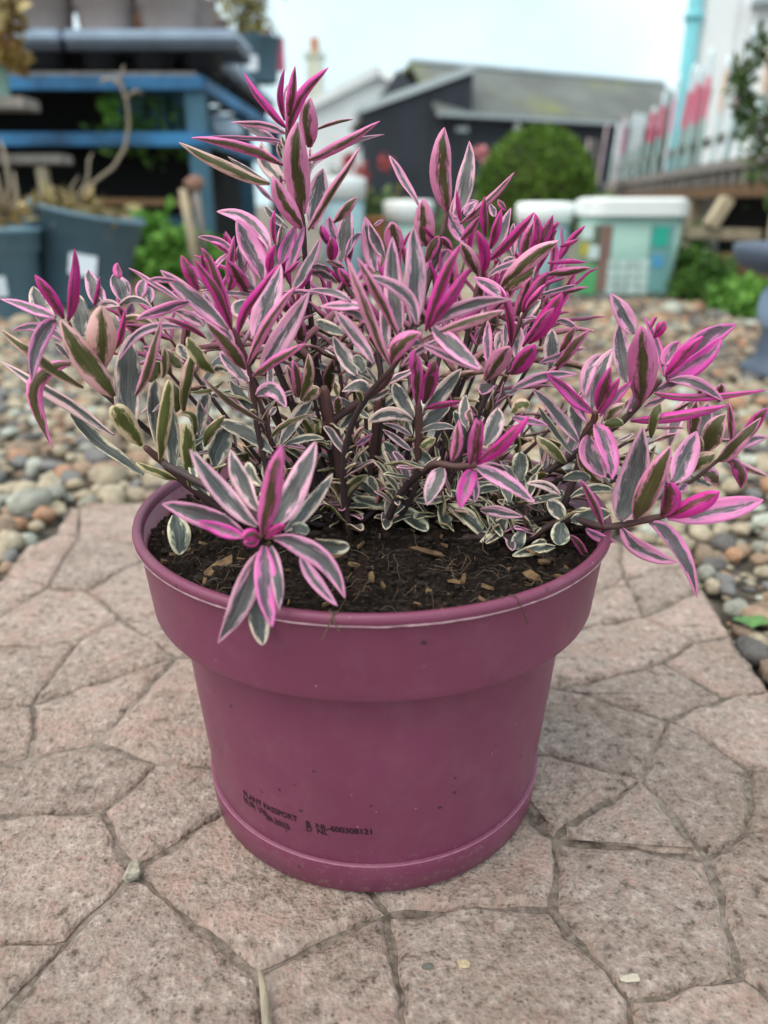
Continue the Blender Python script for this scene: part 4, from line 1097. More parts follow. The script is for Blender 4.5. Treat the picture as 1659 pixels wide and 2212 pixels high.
for u, v, Y in EXTRA:
    tipp = atY(u + rl.uniform(-12, 12), v + rl.uniform(-10, 10), Y + rl.uniform(-.012, .02))
    rt = Vector((PC.x + (tipp.x - PC.x) * .3, PC.y + (tipp.y - PC.y) * .3, SOIL_Z - .002))
    mid_ = rt.lerp(tipp, .55) + Vector((0, 0, -.012)) + (tipp - rt).cross(Vector((0, 0, 1))) * rl.uniform(-.1, .1)
    pts = [tipp * (1 - t) ** 2 + mid_ * 2 * t * (1 - t) + rt * t * t for t in [i / 8 for i in range(9)]]
    si = len(STEMS)
    STEMS.append((pts, .0009, .0017))
    high = max(0.0, min(1.0, (930 - v) / 330))
    pairs = rl.randint(4, 6)
    ax = (pts[0] - pts[2]).normalized()
    az = rl.uniform(0, 3.14)
    big = .75 + .5 * high
    for kq in range(pairs):
        f = kq / (pairs - 1)                       # 0 at the tip, 1 lower down
        tt = f * (0.42 if v > 750 else 0.30) * 8
        i0 = min(7, int(tt)); b0 = pts[i0].lerp(pts[i0 + 1], tt - i0)
        for sgn in (0, math.pi):
            a = az + kq * 1.57 + sgn + rl.uniform(-.25, .25)
            o1 = ax.cross(Vector((0.3, 1, .2))).normalized(); o2 = ax.cross(o1)
            out = o1 * math.cos(a) + o2 * math.sin(a)
            op = (0.25 + 0.95 * f ** .7) + rl.uniform(-.15, .15)
            d = (ax * math.cos(op) + out * math.sin(op)).normalized()
            L = big * rl.uniform(.020, .034) * (0.65 + .5 * min(1, f * 1.6))
            dr = out * L * .10 - Vector((0, 0, L * .10 * f))
            P2 = b0 + d * L + dr
            P1 = b0 + d * L * .52
            if P2.z < SOIL_Z + .006: P2.z = SOIL_Z + .006
            p = (1.8 - 1.3 * f) * high + (.55 - .5 * f) * (1 - high) + rl.uniform(-.2, .2)
            upv = ax - d * ax.dot(d)
            if upv.length < .1: upv = out * -1
            g_ = leaf_geo(b0, P1, P2, L * rl.uniform(.17, .25), True, max(0, p), rl.random(), rl.uniform(.30, .64) + (.12 if p < .5 else 0) - .3 * max(0, p - 1.1), rl.uniform(-.3, .3), rl.uniform(-.4, .4), rl.uniform(.25, .6), rl.uniform(0, .5), up=upv.normalized())
            inner.append((L * L * .25, si, g_))
ALL += inner
ALL.sort(key=lambda a: -a[0])
shrub = empty('variegated_shrub', (PC.x, PC.y, SOIL_Z))
shrub_inv = Matrix.Translation(-Vector((PC.x, PC.y, SOIL_Z)))
tag(shrub, 'bushy shrub with pink, cream and grey green variegated leaves in the plum pot', 'shrub')
stem_obs = []
for si, (pts, r0, r1) in enumerate(STEMS):
    if len(pts) < 2:
        stem_obs.append(None); continue
    rad = [r0 + (r1 - r0) * i / (len(pts) - 1) for i in range(len(pts))]
    rad[0] *= 0.6
    for i in range(1, len(pts) - 1):
        if i % 3 == 0: rad[i] *= 1.14
    o = MB().tube(pts, rad, 10).build('stem', M_STEM, shrub, True)
    o.matrix_parent_inverse = shrub_inv
    n = len(o.data.vertices)
    ag = o.data.attributes.new('age', 'FLOAT', 'POINT')
    ag.data.foreach_set('value', [min(1, (i // 10) / max(1, len(pts) - 1) * 2.2) for i in range(n)])
    stem_obs.append(o)
first = next(o for o in stem_obs if o)
LIM = 300
for s, si, g_ in ALL[:LIM]:
    par = stem_obs[si] or first
    o = link('leaf', leaf_mesh('leaf', [g_]), None, par)
rest = link('small_leaves', leaf_mesh('small_leaves', [g_ for _, _, g_ in ALL[LIM:]]), None, shrub)
rest.matrix_parent_inverse = shrub_inv
rest['kind'] = 'stuff'
# ------------------------------------------------------------------ background: helpers and paints
def wood(name, c, rough=0.8, var=0.35): return simple(name, c, rough, var, 7.0, 0.5, 0.006, 0.25, (9, 9, 1.2))
M_BLUE = simple('blue_paint', (0.035, 0.18, 0.38), 0.55, 0.35, 3.2, 0.3, 0.006, dark=(0.012, 0.04, 0.09))
M_TEALP = simple('teal_paint', (0.05, 0.13, 0.19), 0.55, 0.35, 4.0, 0.3, 0.006)
M_BLACKP = simple('black_plastic', (0.018, 0.020, 0.026), 0.45, 0.4, 9.0, 0.1)
M_SHADE = simple('black_shade', (0.006, 0.006, 0.007), 0.9, 0.3, 6.0, 0.3)  # near black, painted shade for the voids in bench and deck
M_FASC = simple('grey_blue_plastic', (0.36, 0.44, 0.56), 0.45, 0.2, 5.0, 0.1)
M_FASCD = simple('dark_tray_plastic', (0.05, 0.055, 0.075), 0.5, 0.3, 6.0, 0.1)
M_TAUPE = simple('taupe_plastic', (0.34, 0.275, 0.255), 0.5, 0.15, 6.0, 0.08)
M_TERRA = simple('terracotta', (0.52, 0.22, 0.10), 0.8, 0.2, 9.0, 0.2)
M_SLATE = simple('slate_blue_plastic', (0.13, 0.225, 0.29), 0.5, 0.2, 4.0, 0.08)
M_WHITEL = simple('white_card', (0.72, 0.76, 0.82), 0.6, 0.06, 6.0, 0.02)
M_PINKL = simple('pink_card', (0.62, 0.10, 0.20), 0.6, 0.1, 6.0, 0.02)
M_WOODG = wood('weathered_grey_wood', (0.26, 0.23, 0.21))
M_WOODB = wood('brown_wood', (0.20, 0.115, 0.06))
M_WOODP = wood('pale_wood', (0.46, 0.38, 0.27))
M_MINT = simple('mint_plastic', (0.36, 0.56, 0.50), 0.5, 0.12, 4.0, 0.05)
M_LID = simple('white_lid', (0.90, 0.93, 0.93), 0.45, 0.06, 4.0, 0.05)
M_TUB = simple('pale_teal_print', (0.38, 0.58, 0.52), 0.5, 0.12, 4.0, 0.05)
M_TUBD = simple('deep_teal_print', (0.17, 0.36, 0.36), 0.5, 0.12, 4.0, 0.05)
M_TUBB = simple('pale_blue_tub', (0.33, 0.50, 0.55), 0.5, 0.12, 4.0, 0.05)
M_OLIVE = simple('olive_print', (0.22, 0.29, 0.21), 0.6, 0.12, 6.0, 0.02)
M_BROWNP = simple('brown_print', (0.22, 0.13, 0.11), 0.6, 0.12, 6.0, 0.02)
M_GREENP = simple('green_print', (0.10, 0.42, 0.16), 0.6, 0.12, 6.0, 0.02)
M_GREENT = simple('emerald_print', (0.03, 0.42, 0.32), 0.6, 0.12, 6.0, 0.02)
M_BLUEP = simple('sky_blue_print', (0.10, 0.36, 0.62), 0.6, 0.12, 6.0, 0.02)
M_YELP = simple('yellow_print', (0.55, 0.48, 0.06), 0.6, 0.12, 6.0, 0.02)
M_PALEP = simple('pale_print', (0.56, 0.68, 0.66), 0.6, 0.08, 6.0, 0.02)
M_WALLW = simple('white_render', (0.88, 0.89, 0.90), 0.85, 0.07, 1.5, 0.25, 0.01)
M_TURQ = simple('turquoise_paint', (0.20, 0.56, 0.62), 0.5, 0.15, 3.0, 0.05)
M_SHED = simple('charcoal_cladding', (0.030, 0.036, 0.048), 0.75, 0.25, 1.2, 0.25, 0.02)
M_CREAM = simple('cream_render', (0.55, 0.54, 0.44), 0.85, 0.15, 1.5, 0.2, 0.01)
M_GREYTR = simple('pale_grey_trim', (0.40, 0.44, 0.47), 0.7, 0.15, 2.0, 0.1)
M_BATH = simple('blue_grey_plastic', (0.085, 0.11, 0.16), 0.5, 0.25, 6.0, 0.1)
M_BATHP = simple('pale_blue_plastic', (0.25, 0.34, 0.47), 0.5, 0.2, 6.0, 0.1)
def roof_mat():
    m, nt, b = nodes_of('mossy_grey_roof')
    v = coords(nt)
    n = noise(nt, v, 1.1, 6, 0.65)
    r = ramp(nt, [(0.3, (0.095, 0.10, 0.095)), (0.6, (0.145, 0.155, 0.145)), (0.8, (0.20, 0.205, 0.19))])
    nt.links.new(n, r.inputs[0])
    ms = ramp(nt, [(0.55, (0, 0, 0)), (0.70, (1, 1, 1))])
    nt.links.new(noise(nt, v, 0.75, 5, 0.6), ms.inputs[0])
    c = mix(nt, math_(nt, 'MULTIPLY', ms.outputs[0], 0.5), r.outputs[0], (0.23, 0.25, 0.05))
    nt.links.new(c, b.inputs['Base Color'])
    b.inputs['Roughness'].default_value = 0.9
    bump(nt, b, noise(nt, v, 12, 5, 0.6), 0.4, 0.03)
    return m
M_ROOF = roof_mat()
def foliage(name, lo, hi, rough=0.6):
    m, nt, b = nodes_of(name)
    a = N(nt, 'ShaderNodeAttribute', attribute_name='rnd')
    r = ramp(nt, [(0.0, lo), (1.0, hi)])
    nt.links.new(a.outputs['Fac'], r.inputs[0])
    nt.links.new(r.outputs[0], b.inputs['Base Color'])
    b.inputs['Roughness'].default_value = rough
    b.inputs['Specular IOR Level'].default_value = 0.3
    return m
M_BOX = foliage('box_leaf', (0.035, 0.085, 0.012), (0.17, 0.29, 0.03))
M_HERB = foliage('herb_leaf', (0.06, 0.17, 0.02), (0.20, 0.42, 0.07))
M_WEED = foliage('weed_leaf', (0.02, 0.07, 0.01), (0.11, 0.22, 0.04))
M_YELL = foliage('yellowing_leaf', (0.16, 0.14, 0.03), (0.42, 0.36, 0.11))
M_BUFF = foliage('buff_dead_leaf', (0.24, 0.17, 0.07), (0.58, 0.47, 0.24))
M_RUST = foliage('rusty_leaf', (0.16, 0.07, 0.03), (0.42, 0.30, 0.08))
M_CONI = foliage('conifer_leaf', (0.025, 0.06, 0.015), (0.12, 0.19, 0.05))
M_MIXG = foliage('garden_leaf', (0.06, 0.12, 0.035), (0.24, 0.34, 0.14))
M_FLOW = foliage('red_petal', (0.45, 0.05, 0.06), (0.65, 0.20, 0.20))
M_FLOP = foliage('pink_petal', (0.60, 0.20, 0.22), (0.75, 0.40, 0.42))
M_TWIGM = simple('dead_twig', (0.34, 0.28, 0.21), 0.85, 0.45, 20.0, 0.6, 0.004, stretch=(6, 1, 6))
M_DARKST = simple('bush_twig', (0.07, 0.05, 0.035), 0.85, 0.3, 20.0, 0.3)
def cloud(name, mat, parent, c, rad, n, size, seed, shell=0.0, aspect=2.2, clump=0, flat=1.0):
    """leaf blades (two bent quads each) scattered through an ellipsoid, in clumps"""
    R_ = np.random.RandomState(seed)
    if clump:
        cc = R_.normal(size=(clump, 3)); cc /= np.linalg.norm(cc, axis=1)[:, None]
        cc *= (R_.rand(clump, 1) ** 0.4)
        k = R_.randint(0, clump, n)
        p = cc[k] * 0.8 + R_.normal(size=(n, 3)) * 0.17
        tint = R_.rand(clump)[k] * 0.55 + R_.rand(n) * 0.45
    else:
        p = R_.normal(size=(n, 3)); p /= np.linalg.norm(p, axis=1)[:, None]
        p *= (shell + (1 - shell) * R_.rand(n, 1)) ** 0.5
        q = np.array([mnoise.noise(Vector(x * 2.6) + Vector((seed, 0, 0))) for x in p])
        tint = np.clip(0.45 + 0.55 * q + 0.25 * (R_.rand(n) - .5), 0, 1)
    P = p * np.array(rad) + np.array(c)
    t = R_.normal(size=(n, 3)) + p * 0.8
    t[:, 2] *= flat
    t /= np.linalg.norm(t, axis=1)[:, None]
    s = np.cross(t, R_.normal(size=(n, 3))); s /= np.linalg.norm(s, axis=1)[:, None]
    nn = np.cross(s, t)
    L = size * (0.6 + 0.8 * R_.rand(n))[:, None]
    w = L / aspect
    v0 = P; v1 = P + t * L * .5 + s * w * .5 + nn * w * .12; v2 = P + t * L; v3 = P + t * L * .5 - s * w * .5 + nn * w * .12; v4 = P + t * L * .5 - nn * w * .05
    V = np.stack([v0, v1, v2, v3, v4], 1).reshape(-1, 3)
    b_ = np.arange(n)[:, None] * 5
    Fa = np.concatenate([b_ + np.array([[0, 1, 4]]), b_ + np.array([[1, 2, 4]]), b_ + np.array([[2, 3, 4]]), b_ + np.array([[3, 0, 4]])])
    me = np_mesh(name, V, Fa)
    at = me.attributes.new('rnd', 'FLOAT', 'POINT')
    at.data.foreach_set('value', np.repeat(tint, 5).astype(np.float32))
    return link(name, me, mat, parent)
def beam(mb, A, B, w, h, up=Vector((0, 0, 1)), bev=0.004):
    A, B = Vector(A), Vector(B)
    t = (B - A)
    L = t.length
    t.normalize()
    s = t.cross(up)
    if s.length < 1e-3: s = t.cross(Vector((0, 1, 0)))
    s.normalize()
    n = s.cross(t)
    M = Matrix((t, s, n)).transposed()
    return mb.box((A + B) / 2, (L, w, h), M, bev)
def pot_prof(r, h, collar=0.28, taper=0.78, lip=0.05):
    rb, rc = r * taper, r * (1 - 0.02)
    zc = h * (1 - collar)
    rm = rb + (r * 0.9 - rb) * 0.98
    return [(0, 0.004), (rb * .96, 0.0), (rb, 0.006), (rm, zc), (rc * .985, zc + .004), (rc, h - lip * r * 1.6), (r * 1.03, h - lip * r * 1.5), (r * 1.04, h - .004), (r * 1.0, h), (r * .95, h - .004), (r * .93, h - lip * r * 2), (r * .86, h * .80), (0, h * .80)]
# ------------------------------------------------------------------ left: pallet bench with trays and pots
BX, BY, BT = -0.88, 4.2, 0.985
bench = empty('pallet_bench', (-1.9, 5.2, 0))
def loc(o, root):
    o.matrix_parent_inverse = Matrix.Translation(-Vector(root.location)) if root.rotation_euler.z == 0 else root.matrix_basis.inverted()
    return o
def part(mb, name, mat, root, smooth=False): return loc(mb.build(name, mat, root, smooth), root)
for z in (0.935, 0.69):
    part(beam(MB(), (-3.6, BY, z), (BX + .01, BY, z), 0.03, 0.062), 'front_rail', M_BLUE, bench)
    part(beam(MB(), (BX, BY + .02, z), (BX + .04, 6.9, z), 0.03, 0.062), 'side_rail', M_BLUE, bench)
for k in range(6):
    y = BY + .08 + k * .47
    part(beam(MB(), (-3.6, y, BT - .012), (BX - .02, y, BT - .012), 0.14, 0.022), 'top_board', M_WOODG, bench)
for x, y in ((BX - .045, BY + .05), (BX - .02, 5.5), (BX, 6.85), (-2.2, BY + .05), (-3.5, BY + .05)):
    part(beam(MB(), (x, y, -.04), (x, y, BT - .026), 0.09, 0.075, Vector((0, 1, 0))), 'leg', M_TEALP, bench)
part(beam(MB(), (-3.5, 4.66, .56), (-.98, 4.66, .56), 0.02, 1.2), 'shade_sheet', M_SHADE, bench)  # black sheets added in place of the deep shade inside the bench
part(beam(MB(), (-1.14, 4.68, .47), (-1.14, 6.8, .47), 0.02, 1.0), 'shade_sheet', M_SHADE, bench)
part(beam(MB(), (-3.4, BY + .1, .43), (-.93, BY + .1, .40), 0.16, 0.035), 'low_plank', M_WOODB, bench)
part(beam(MB(), (-3.4, BY + .12, .30), (-.95, BY + .12, .29), 0.03, 0.09), 'low_rail', M_TEALP, bench)
tag(bench, 'blue painted pallet bench with black sheets standing in for the shade inside, holding trays of pots', 'plant bench')
TX = [(-3.02, .98), (-2.02, .98), (-1.10, .82)]
for i, (x, w) in enumerate(TX):
    t = empty('seed_tray', (x, BY + .2, BT))
    for k in range(int(w / .245)):
        xx = x - w / 2 + .13 + k * .245
        part(MB().lathe([(0, .005), (.082, .002), (.10, .085), (.112, .09), (.112, .1)], 20, (xx, BY + .13, BT)), 'cell', M_BLACKP, t, True)
    part(MB().box((x, BY + .2, BT + .105), (w - .006, .40, .035), None, .006), 'tray_skirt', M_FASCD, t)
    part(MB().box((x, BY + .2, BT + .148), (w, .43, .05), None, .012), 'tray_rim', M_FASC, t)
    tag(t, ['black cell tray with grey blue rim on the bench, farthest from its corner post', 'black cell tray with grey blue rim in the middle of the blue bench front', 'black cell tray with grey blue rim at the corner post of the blue bench'][i], 'seed tray', 'trays along the bench front')
for i, y in enumerate((4.95, 5.75, 6.5)):
    t = empty('seed_tray', (BX - .17, y, BT))
    for k in range(3):
        part(MB().lathe([(0, .005), (.082, .002), (.10, .085), (.112, .09), (.112, .1)], 16, (BX - .13, y - .24 + k * .24, BT)), 'cell', M_BLACKP, t, True)
    part(MB().box((BX - .17, y, BT + .105), (.34, .72, .035), None, .006), 'tray_skirt', M_FASCD, t)
    part(MB().box((BX - .17, y, BT + .148), (.37, .74, .05), None, .012), 'tray_rim', M_FASC, t)
    tag(t, ['black cell tray behind the bench corner, under the terracotta pot', 'black cell tray on the bench side, under the slate pot with yellowing bush', 'black cell tray at the far end of the bench side'][i], 'seed tray', 'trays along the bench side')
TZ = BT + .173
for i, u in enumerate((-40, 93, 226, 360)):
    c = atY(u, 40, BY + .17)
    p = empty('taupe_pot', (c.x, BY + .19, TZ))
    MB().lathe(pot_prof(.152, .29, .62, .82), 40).build('body', M_TAUPE, p, True)
    tag(p, ['taupe plastic pot at the far end of the row on the bench', 'taupe plastic pot second from the bench corner row end, above the first tray', 'taupe plastic pot between two others in the bench row', 'taupe plastic pot nearest the corner post of the blue bench'][i], 'pot', 'taupe pots in a row on the bench')
for i, (u, y) in enumerate(((452, 4.62), (500, 5.05), (535, 5.45))):
    c = atY(u, 80, y)
    p = empty('taupe_pot', (min(c.x, BX - .12), y, TZ))
    MB().lathe(pot_prof(.125 if i else .14, .2, .5, .82), 32).build('body', M_TAUPE, p, True)
    tag(p, ['squat taupe pot just behind the bench corner', 'small taupe pot on the bench side beside the terracotta pot', 'small taupe pot on the bench side in front of the yellowing bush'][i], 'pot', 'small pots along the bench side')
c = atY(462, 20, 5.25)
p = empty('terracotta_pot', (-1.38, 5.1, BT))
MB().lathe(pot_prof(.21, .58, .22, .74), 36).build('body', M_TERRA, p, True)
tag(p, 'tall orange terracotta pot standing on the blue bench', 'pot')
c = atY(562, 170, 5.95)
sp_ = empty('slate_pot', (c.x, 5.95, TZ))
MB().lathe(pot_prof(.15, .27, .28, .78), 36).build('body', M_SLATE, sp_, True)
part(MB().box((c.x - .03, 5.95 - .153, TZ + .1), (.08, .004, .09)), 'label', M_WHITEL, sp_)
tag(sp_, 'dark slate pot with white label on the bench side, holding a yellowing bush', 'pot')
b_ = empty('yellowing_bush', (c.x - .06, 5.95, TZ + .21))
for k in range(9):
    a = k * .7
    part(MB().tube([(c.x - .06, 5.95, TZ + .2), (c.x - .06 + .1 * math.cos(a), 5.95 + .1 * math.sin(a), TZ + .45), (c.x - .06 + .24 * math.cos(a), 5.95 + .2 * math.sin(a), TZ + .8 + .05 * (k % 3))], [.009, .006, .003], 6), 'branch', M_DARKST, b_)
loc(cloud('foliage', M_YELL, b_, (c.x - .08, 5.95, TZ + .62), (.27, .25, .42), 1500, .05, 4, clump=34), b_)
tag(b_, 'loose yellowing olive bush growing in the slate pot', 'bush')
for i, (u, v, h_) in enumerate(((577, 108, .26), (603, 118, .22))):
    c = atY(u, v, 6.35)
    s_ = empty('plant_sign', (c.x, 6.35, TZ))
    part(MB().box((c.x, 6.35, TZ + .15), (.012, .012, .3)), 'stick', M_WHITEL, s_)
    part(MB().box((c.x, 6.343, c.z), (.075, .006, h_)), 'card', M_PINKL, s_)
    tag(s_, ['larger pink plant sign on a white stick by the yellowing bush', 'narrow pink plant sign on a white stick beyond the yellowing bush'][i], 'plant sign', 'pink plant signs')
    s_.children[1].scale.x = 1 if i == 0 else .6
# crate with greenery under the bench top
c = atY(365, 300, 4.55)
cr = empty('teal_crate', (c.x, 4.55, .72))
for k in range(5):
    part(MB().box((c.x - .22 + k * .11, 4.40, .84), (.085, .014, .2), None, .003), 'slat', M_TEALP, cr)
part(MB().box((c.x, 4.55, .74), (.54, .28, .02)), 'base', M_TEALP, cr)
for z in (.77, .91): part(MB().box((c.x, 4.414, z), (.54, .012, .03)), 'batten', M_TEALP, cr)
tag(cr, 'slatted teal crate on the shelf behind the blue rails', 'crate')
w_ = empty('shelf_plant', (c.x, 4.5, .74))
loc(cloud('foliage', M_WEED, w_, (c.x - .05, 4.34, .74), (.30, .10, .16), 420, .05, 15, clump=12), w_)
loc(cloud('pale_shoot', M_HERB, w_, (c.x - .20, 4.32, .84), (.05, .05, .12), 90, .05, 16, clump=5), w_)
tag(w_, 'dark trailing greenery spilling from the teal crate', 'plant')
sh = empty('bench_shelf', (c.x, 4.55, .70))
part(beam(MB(), (-3.3, 4.55, .712), (-.94, 4.55, .712), .42, .02), 'board', M_WOODB, sh)
tag(sh, 'brown shelf board inside the blue bench under the teal crate', 'shelf')
c = atY(478, 268, 5.0)
bag = MB().add(*[list(map(tuple, (PV[2][0] * np.array([.16, .26, .16]) + np.array([c.x - .06, 5.1, .80])).tolist())), [tuple(f) for f in PV[2][1].tolist()]]).build('compost_sack', M_FASC, None, True)
tag(bag, 'pale grey sack lying on the bench side between the blue rails', 'sack')
sb = MB().box((-1.13, 5.35, .712), (.44, 1.2, .02)).build('side_shelf', M_WOODB)
tag(sb, 'short brown board under the grey sack on the bench side', 'shelf')
# ------------------------------------------------------------------ left: planters, trestle, dead plants, herbs
def planter(u, Y, r, h, tilt, label, mats):
    c = atY(u, 600, Y)
    p = empty('planter', (c.x, Y, -0.012 + r * .75 * abs(math.sin(tilt))))
    p.rotation_euler = (0, tilt, 0)
    MB().lathe(pot_prof(r, h, .27, .82, .06), 48).build('body', M_SLATE, p, True)
    tag(p, label, 'planter', 'slate blue planters on the gravel')
    return p
p1 = planter(-22, 3.05, .205, .325, 0.0, 'slate blue planter standing level, topped with gravel', None)
p2 = planter(170, 3.30, .215, .36, math.radians(12), 'slate blue planter tipped sideways, full of yellowed leaves', None)
MB().box((.115, -.179, .13), (.05, .004, .07), Matrix.Rotation(.62, 3, 'Z')).build('label', M_WHITEL, p1)
MB().box((.062, -.1935, .17), (.10, .004, .08), Matrix.Rotation(.32, 3, 'Z') @ Matrix.Rotation(-.12, 3, 'X')).build('label', M_WHITEL, p2)
gp = empty('planter_pebbles', (p1.location.x, 3.05, .25))
mbp = MB()
rq = random.Random(6)
for k in range(120):
    a, r_ = rq.uniform(0, 6.28), .18 * math.sqrt(rq.random())
    V, Fa = PVf[k % 5]
    R = rq.uniform(.012, .024)
    mbp.add([(p1.location.x + r_ * math.cos(a) + q[0] * R, 3.05 + r_ * math.sin(a) + q[1] * R, .268 + q[2] * R + rq.uniform(0, .03)) for q in V], [tuple(f) for f in Fa.tolist()])
col_ = mbp.build('stones', M_GREYTR, gp, True)
loc(col_, gp)
tag(gp, 'pale grit and stones covering the level slate planter', 'grit', kind='stuff')
dl = empty('withered_plant', (p2.location.x, 3.3, .30))
loc(cloud('foliage', M_BUFF, dl, (p2.location.x + .02, 3.28, .375), (.17, .17, .055), 260, .075, 31, aspect=2.6, clump=14), dl)
loc(cloud('tip_leaves', M_RUST, dl, (p2.location.x + .17, 3.2, .325), (.05, .05, .03), 40, .05, 33), dl)
def vpath(pts, Y): return [atY(u, v, Y) for u, v in pts]
part(MB().tube(vpath([(170, 440), (176, 410), (205, 392), (245, 362), (270, 320), (279, 270), (274, 220), (262, 185), (250, 165)], 3.3), [.009, .008, .007, .0065, .007, .0065, .006, .006, .003], 8), 'dead_stalk', M_TWIGM, dl, True)
for q in ([(262, 185), (240, 170), (222, 172), (214, 182)], [(262, 185), (262, 160), (268, 140)], [(272, 210), (295, 195), (310, 205)], [(170, 430), (190, 380), (192, 345), (200, 330)], [(165, 430), (150, 410), (170, 380)]):
    part(MB().tube(vpath(q, 3.3), [.006] * (len(q) - 1) + [.002], 6), 'dead_twig', M_TWIGM, dl, True)
tag(dl, 'withered plant with buff leaves and a curved dead stalk in the tipped planter', 'dead plant')
dp = empty('dry_stalks', (p1.location.x + .03, 3.05, .27))
for q in ([(15, 470), (20, 400), (12, 340), (0, 300)], [(30, 470), (36, 420), (30, 370)], [(5, 470), (2, 420), (-8, 370)]):
    part(MB().tube(vpath(q, 3.05), [.008] * (len(q) - 1) + [.003], 6), 'stalk', M_TWIGM, dp, True)
loc(cloud('foliage', M_RUST, dp, (p1.location.x + .06, 3.05, .36), (.10, .1, .06), 120, .05, 35), dp)
tag(dp, 'dry brown stalks standing in the level slate planter', 'dead plant')
tr = empty('trestle', (-1.6, 3.75, 0))
a_, b2 = atY(-160, 345, 3.75), atY(146, 345, 3.75)
part(beam(MB(), a_, b2, .14, .04), 'board', M_WOODG, tr)
lg = atY(90, 360, 3.72)
part(beam(MB(), (lg.x, 3.72, -.03), (lg.x, 3.72, lg.z), .045, .045, Vector((0, 1, 0))), 'leg', M_WOODP, tr)
part(beam(MB(), (a_.x + .1, 3.75, -.03), (a_.x + .1, 3.75, a_.z), .045, .045, Vector((0, 1, 0))), 'leg', M_WOODP, tr)
tag(tr, 'weathered timber trestle with a pale square leg behind the planters', 'trestle')
pk = empty('plank_shelf', (-1.9, 3.6, 0))
a_, b2 = atY(-200, 222, 3.6), atY(70, 226, 3.6)
part(beam(MB(), a_, b2, .16, .045), 'board', M_WOODG, pk)
for x in (a_.x + .05, a_.x + .22): part(beam(MB(), (x, 3.6, -.03), (x, 3.6, a_.z - .02), .05, .05, Vector((0, 1, 0))), 'post', M_WOODG, pk)
tag(pk, 'grey plank shelf on posts carrying the mint tub', 'shelf')
c = atY(-45, 150, 3.6)
mt = empty('mint_tub', (c.x, 3.6, b2.z + .025))
MB().lathe(pot_prof(.125, .26, .16, .82), 32).build('body', M_MINT, mt, True)
tag(mt, 'mint green tub standing on the grey plank shelf', 'tub')
tp = empty('autumn_plant', (c.x, 3.6, b2.z + .24))
q = atY(45, 55, 3.55)
loc(cloud('foliage', M_RUST, tp, (q.x - .05, 3.55, q.z - .03), (.07, .07, .11), 75, .075, 41, aspect=1.7, clump=9), tp)
loc(cloud('pale_leaves', M_BUFF, tp, (q.x - .03, 3.5, q.z + .06), (.06, .05, .07), 34, .08, 42, aspect=1.7, clump=5), tp)
part(MB().tube([(c.x, 3.6, b2.z + .2), (c.x + .08, 3.58, q.z + .14), (q.x, 3.55, q.z)], [.007, .006, .004], 6), 'stem', M_DARKST, tp)
tag(tp, 'autumn plant with rust and yellow leaves drooping from the mint tub', 'plant')
st = empty('garden_stake', tuple(atZ(428, 600, 0)))
a_, b2 = atY(430, 600, 3.7), atY(394, 408, 3.7)
part(MB().tube([a_ - Vector((0, 0, .1)), a_.lerp(b2, .5) + Vector((.004, 0, 0)), b2], [.022, .024, .018], 10), 'pole', M_WOODP, st, True)
q = atY(405, 398, 3.68)
part(MB().add(*[list(map(tuple, (PV[1][0] * np.array([.05, .04, .07]) + np.array([q.x + .03, 3.68, q.z])).tolist())), [tuple(f) for f in PV[1][1].tolist()]]), 'rag', simple('dusty_pink_rag', (0.24, 0.13, 0.10), .9, .3, 20), st, True)
part(MB().tube([q + Vector((.03, 0, 0)), q + Vector((.045, 0, -.16)), q + Vector((.05, 0, -.3))], [.02, .016, .012], 6), 'rag_tail', M_WOODG, st, True)
tag(st, 'pale wooden garden stake with a rag tied round its top', 'stake')
for i, (u, Y, r_, h_) in enumerate(((318, 4.02, .15, .17), (375, 3.98, .17, .19), (425, 4.06, .14, .15), (462, 4.10, .10, .10))):
    c = atY(u, 560, Y)
    hb = empty('herb_clump', (c.x, Y, -.02))
    loc(cloud('foliage', M_HERB, hb, (c.x, Y, h_ * .95), (r_, r_, h_), 520, .055, 50 + i, aspect=1.5, clump=22), hb)
    part(MB().tube([(c.x, Y, -.02), (c.x, Y, h_)], [.006, .003], 5), 'stem', M_DARKST, hb)
    tag(hb, ['bright green leafy herb clump beside the tipped planter', 'tallest bright green herb clump at the foot of the bench', 'bright green herb clump at the foot of the wooden stake', 'low green herb clump at the bench corner past the stake'][i], 'herb', 'green herbs along the bench foot')
# ------------------------------------------------------------------ middle: tubs, topiary, plants
def round_tub(u, v_top, v_lid, Y, wpx, mat, label, body_h=None):
    c = atY(u, v_top, Y)
    w = wpx / F_PX * Y * .94
    lid = (atY(u, v_top, Y).z - atY(u, v_lid, Y).z)
    t = empty('lidded_tub', (c.x, Y, -.02))
    h = c.z + .02
    MB().lathe([(0, .004), (w * .40, 0), (w * .43, .01), (w * .475, h - lid), (w * .45, h - lid)], 40).build('body', mat, t, True)
    MB().lathe([(w * .47, h - lid - .01), (w * .51, h - lid - .008), (w * .52, h - .02), (w * .49, h - .004), (w * .3, h), (0, h)], 40).build('lid', M_LID, t, True)
    tag(t, label, 'tub', 'white lidded tubs about the garden')
    return t
round_tub(738, 382, 428, 4.7, 98, M_TUBB, 'tall pale blue tub with white lid beside red flowers')
round_tub(882, 432, 478, 5.2, 105, M_TUB, 'pale teal tub with white lid in front of the charcoal shed')
round_tub(1178, 436, 478, 3.85, 118, M_TUBB, 'pale blue tub with white lid half behind the printed tub')
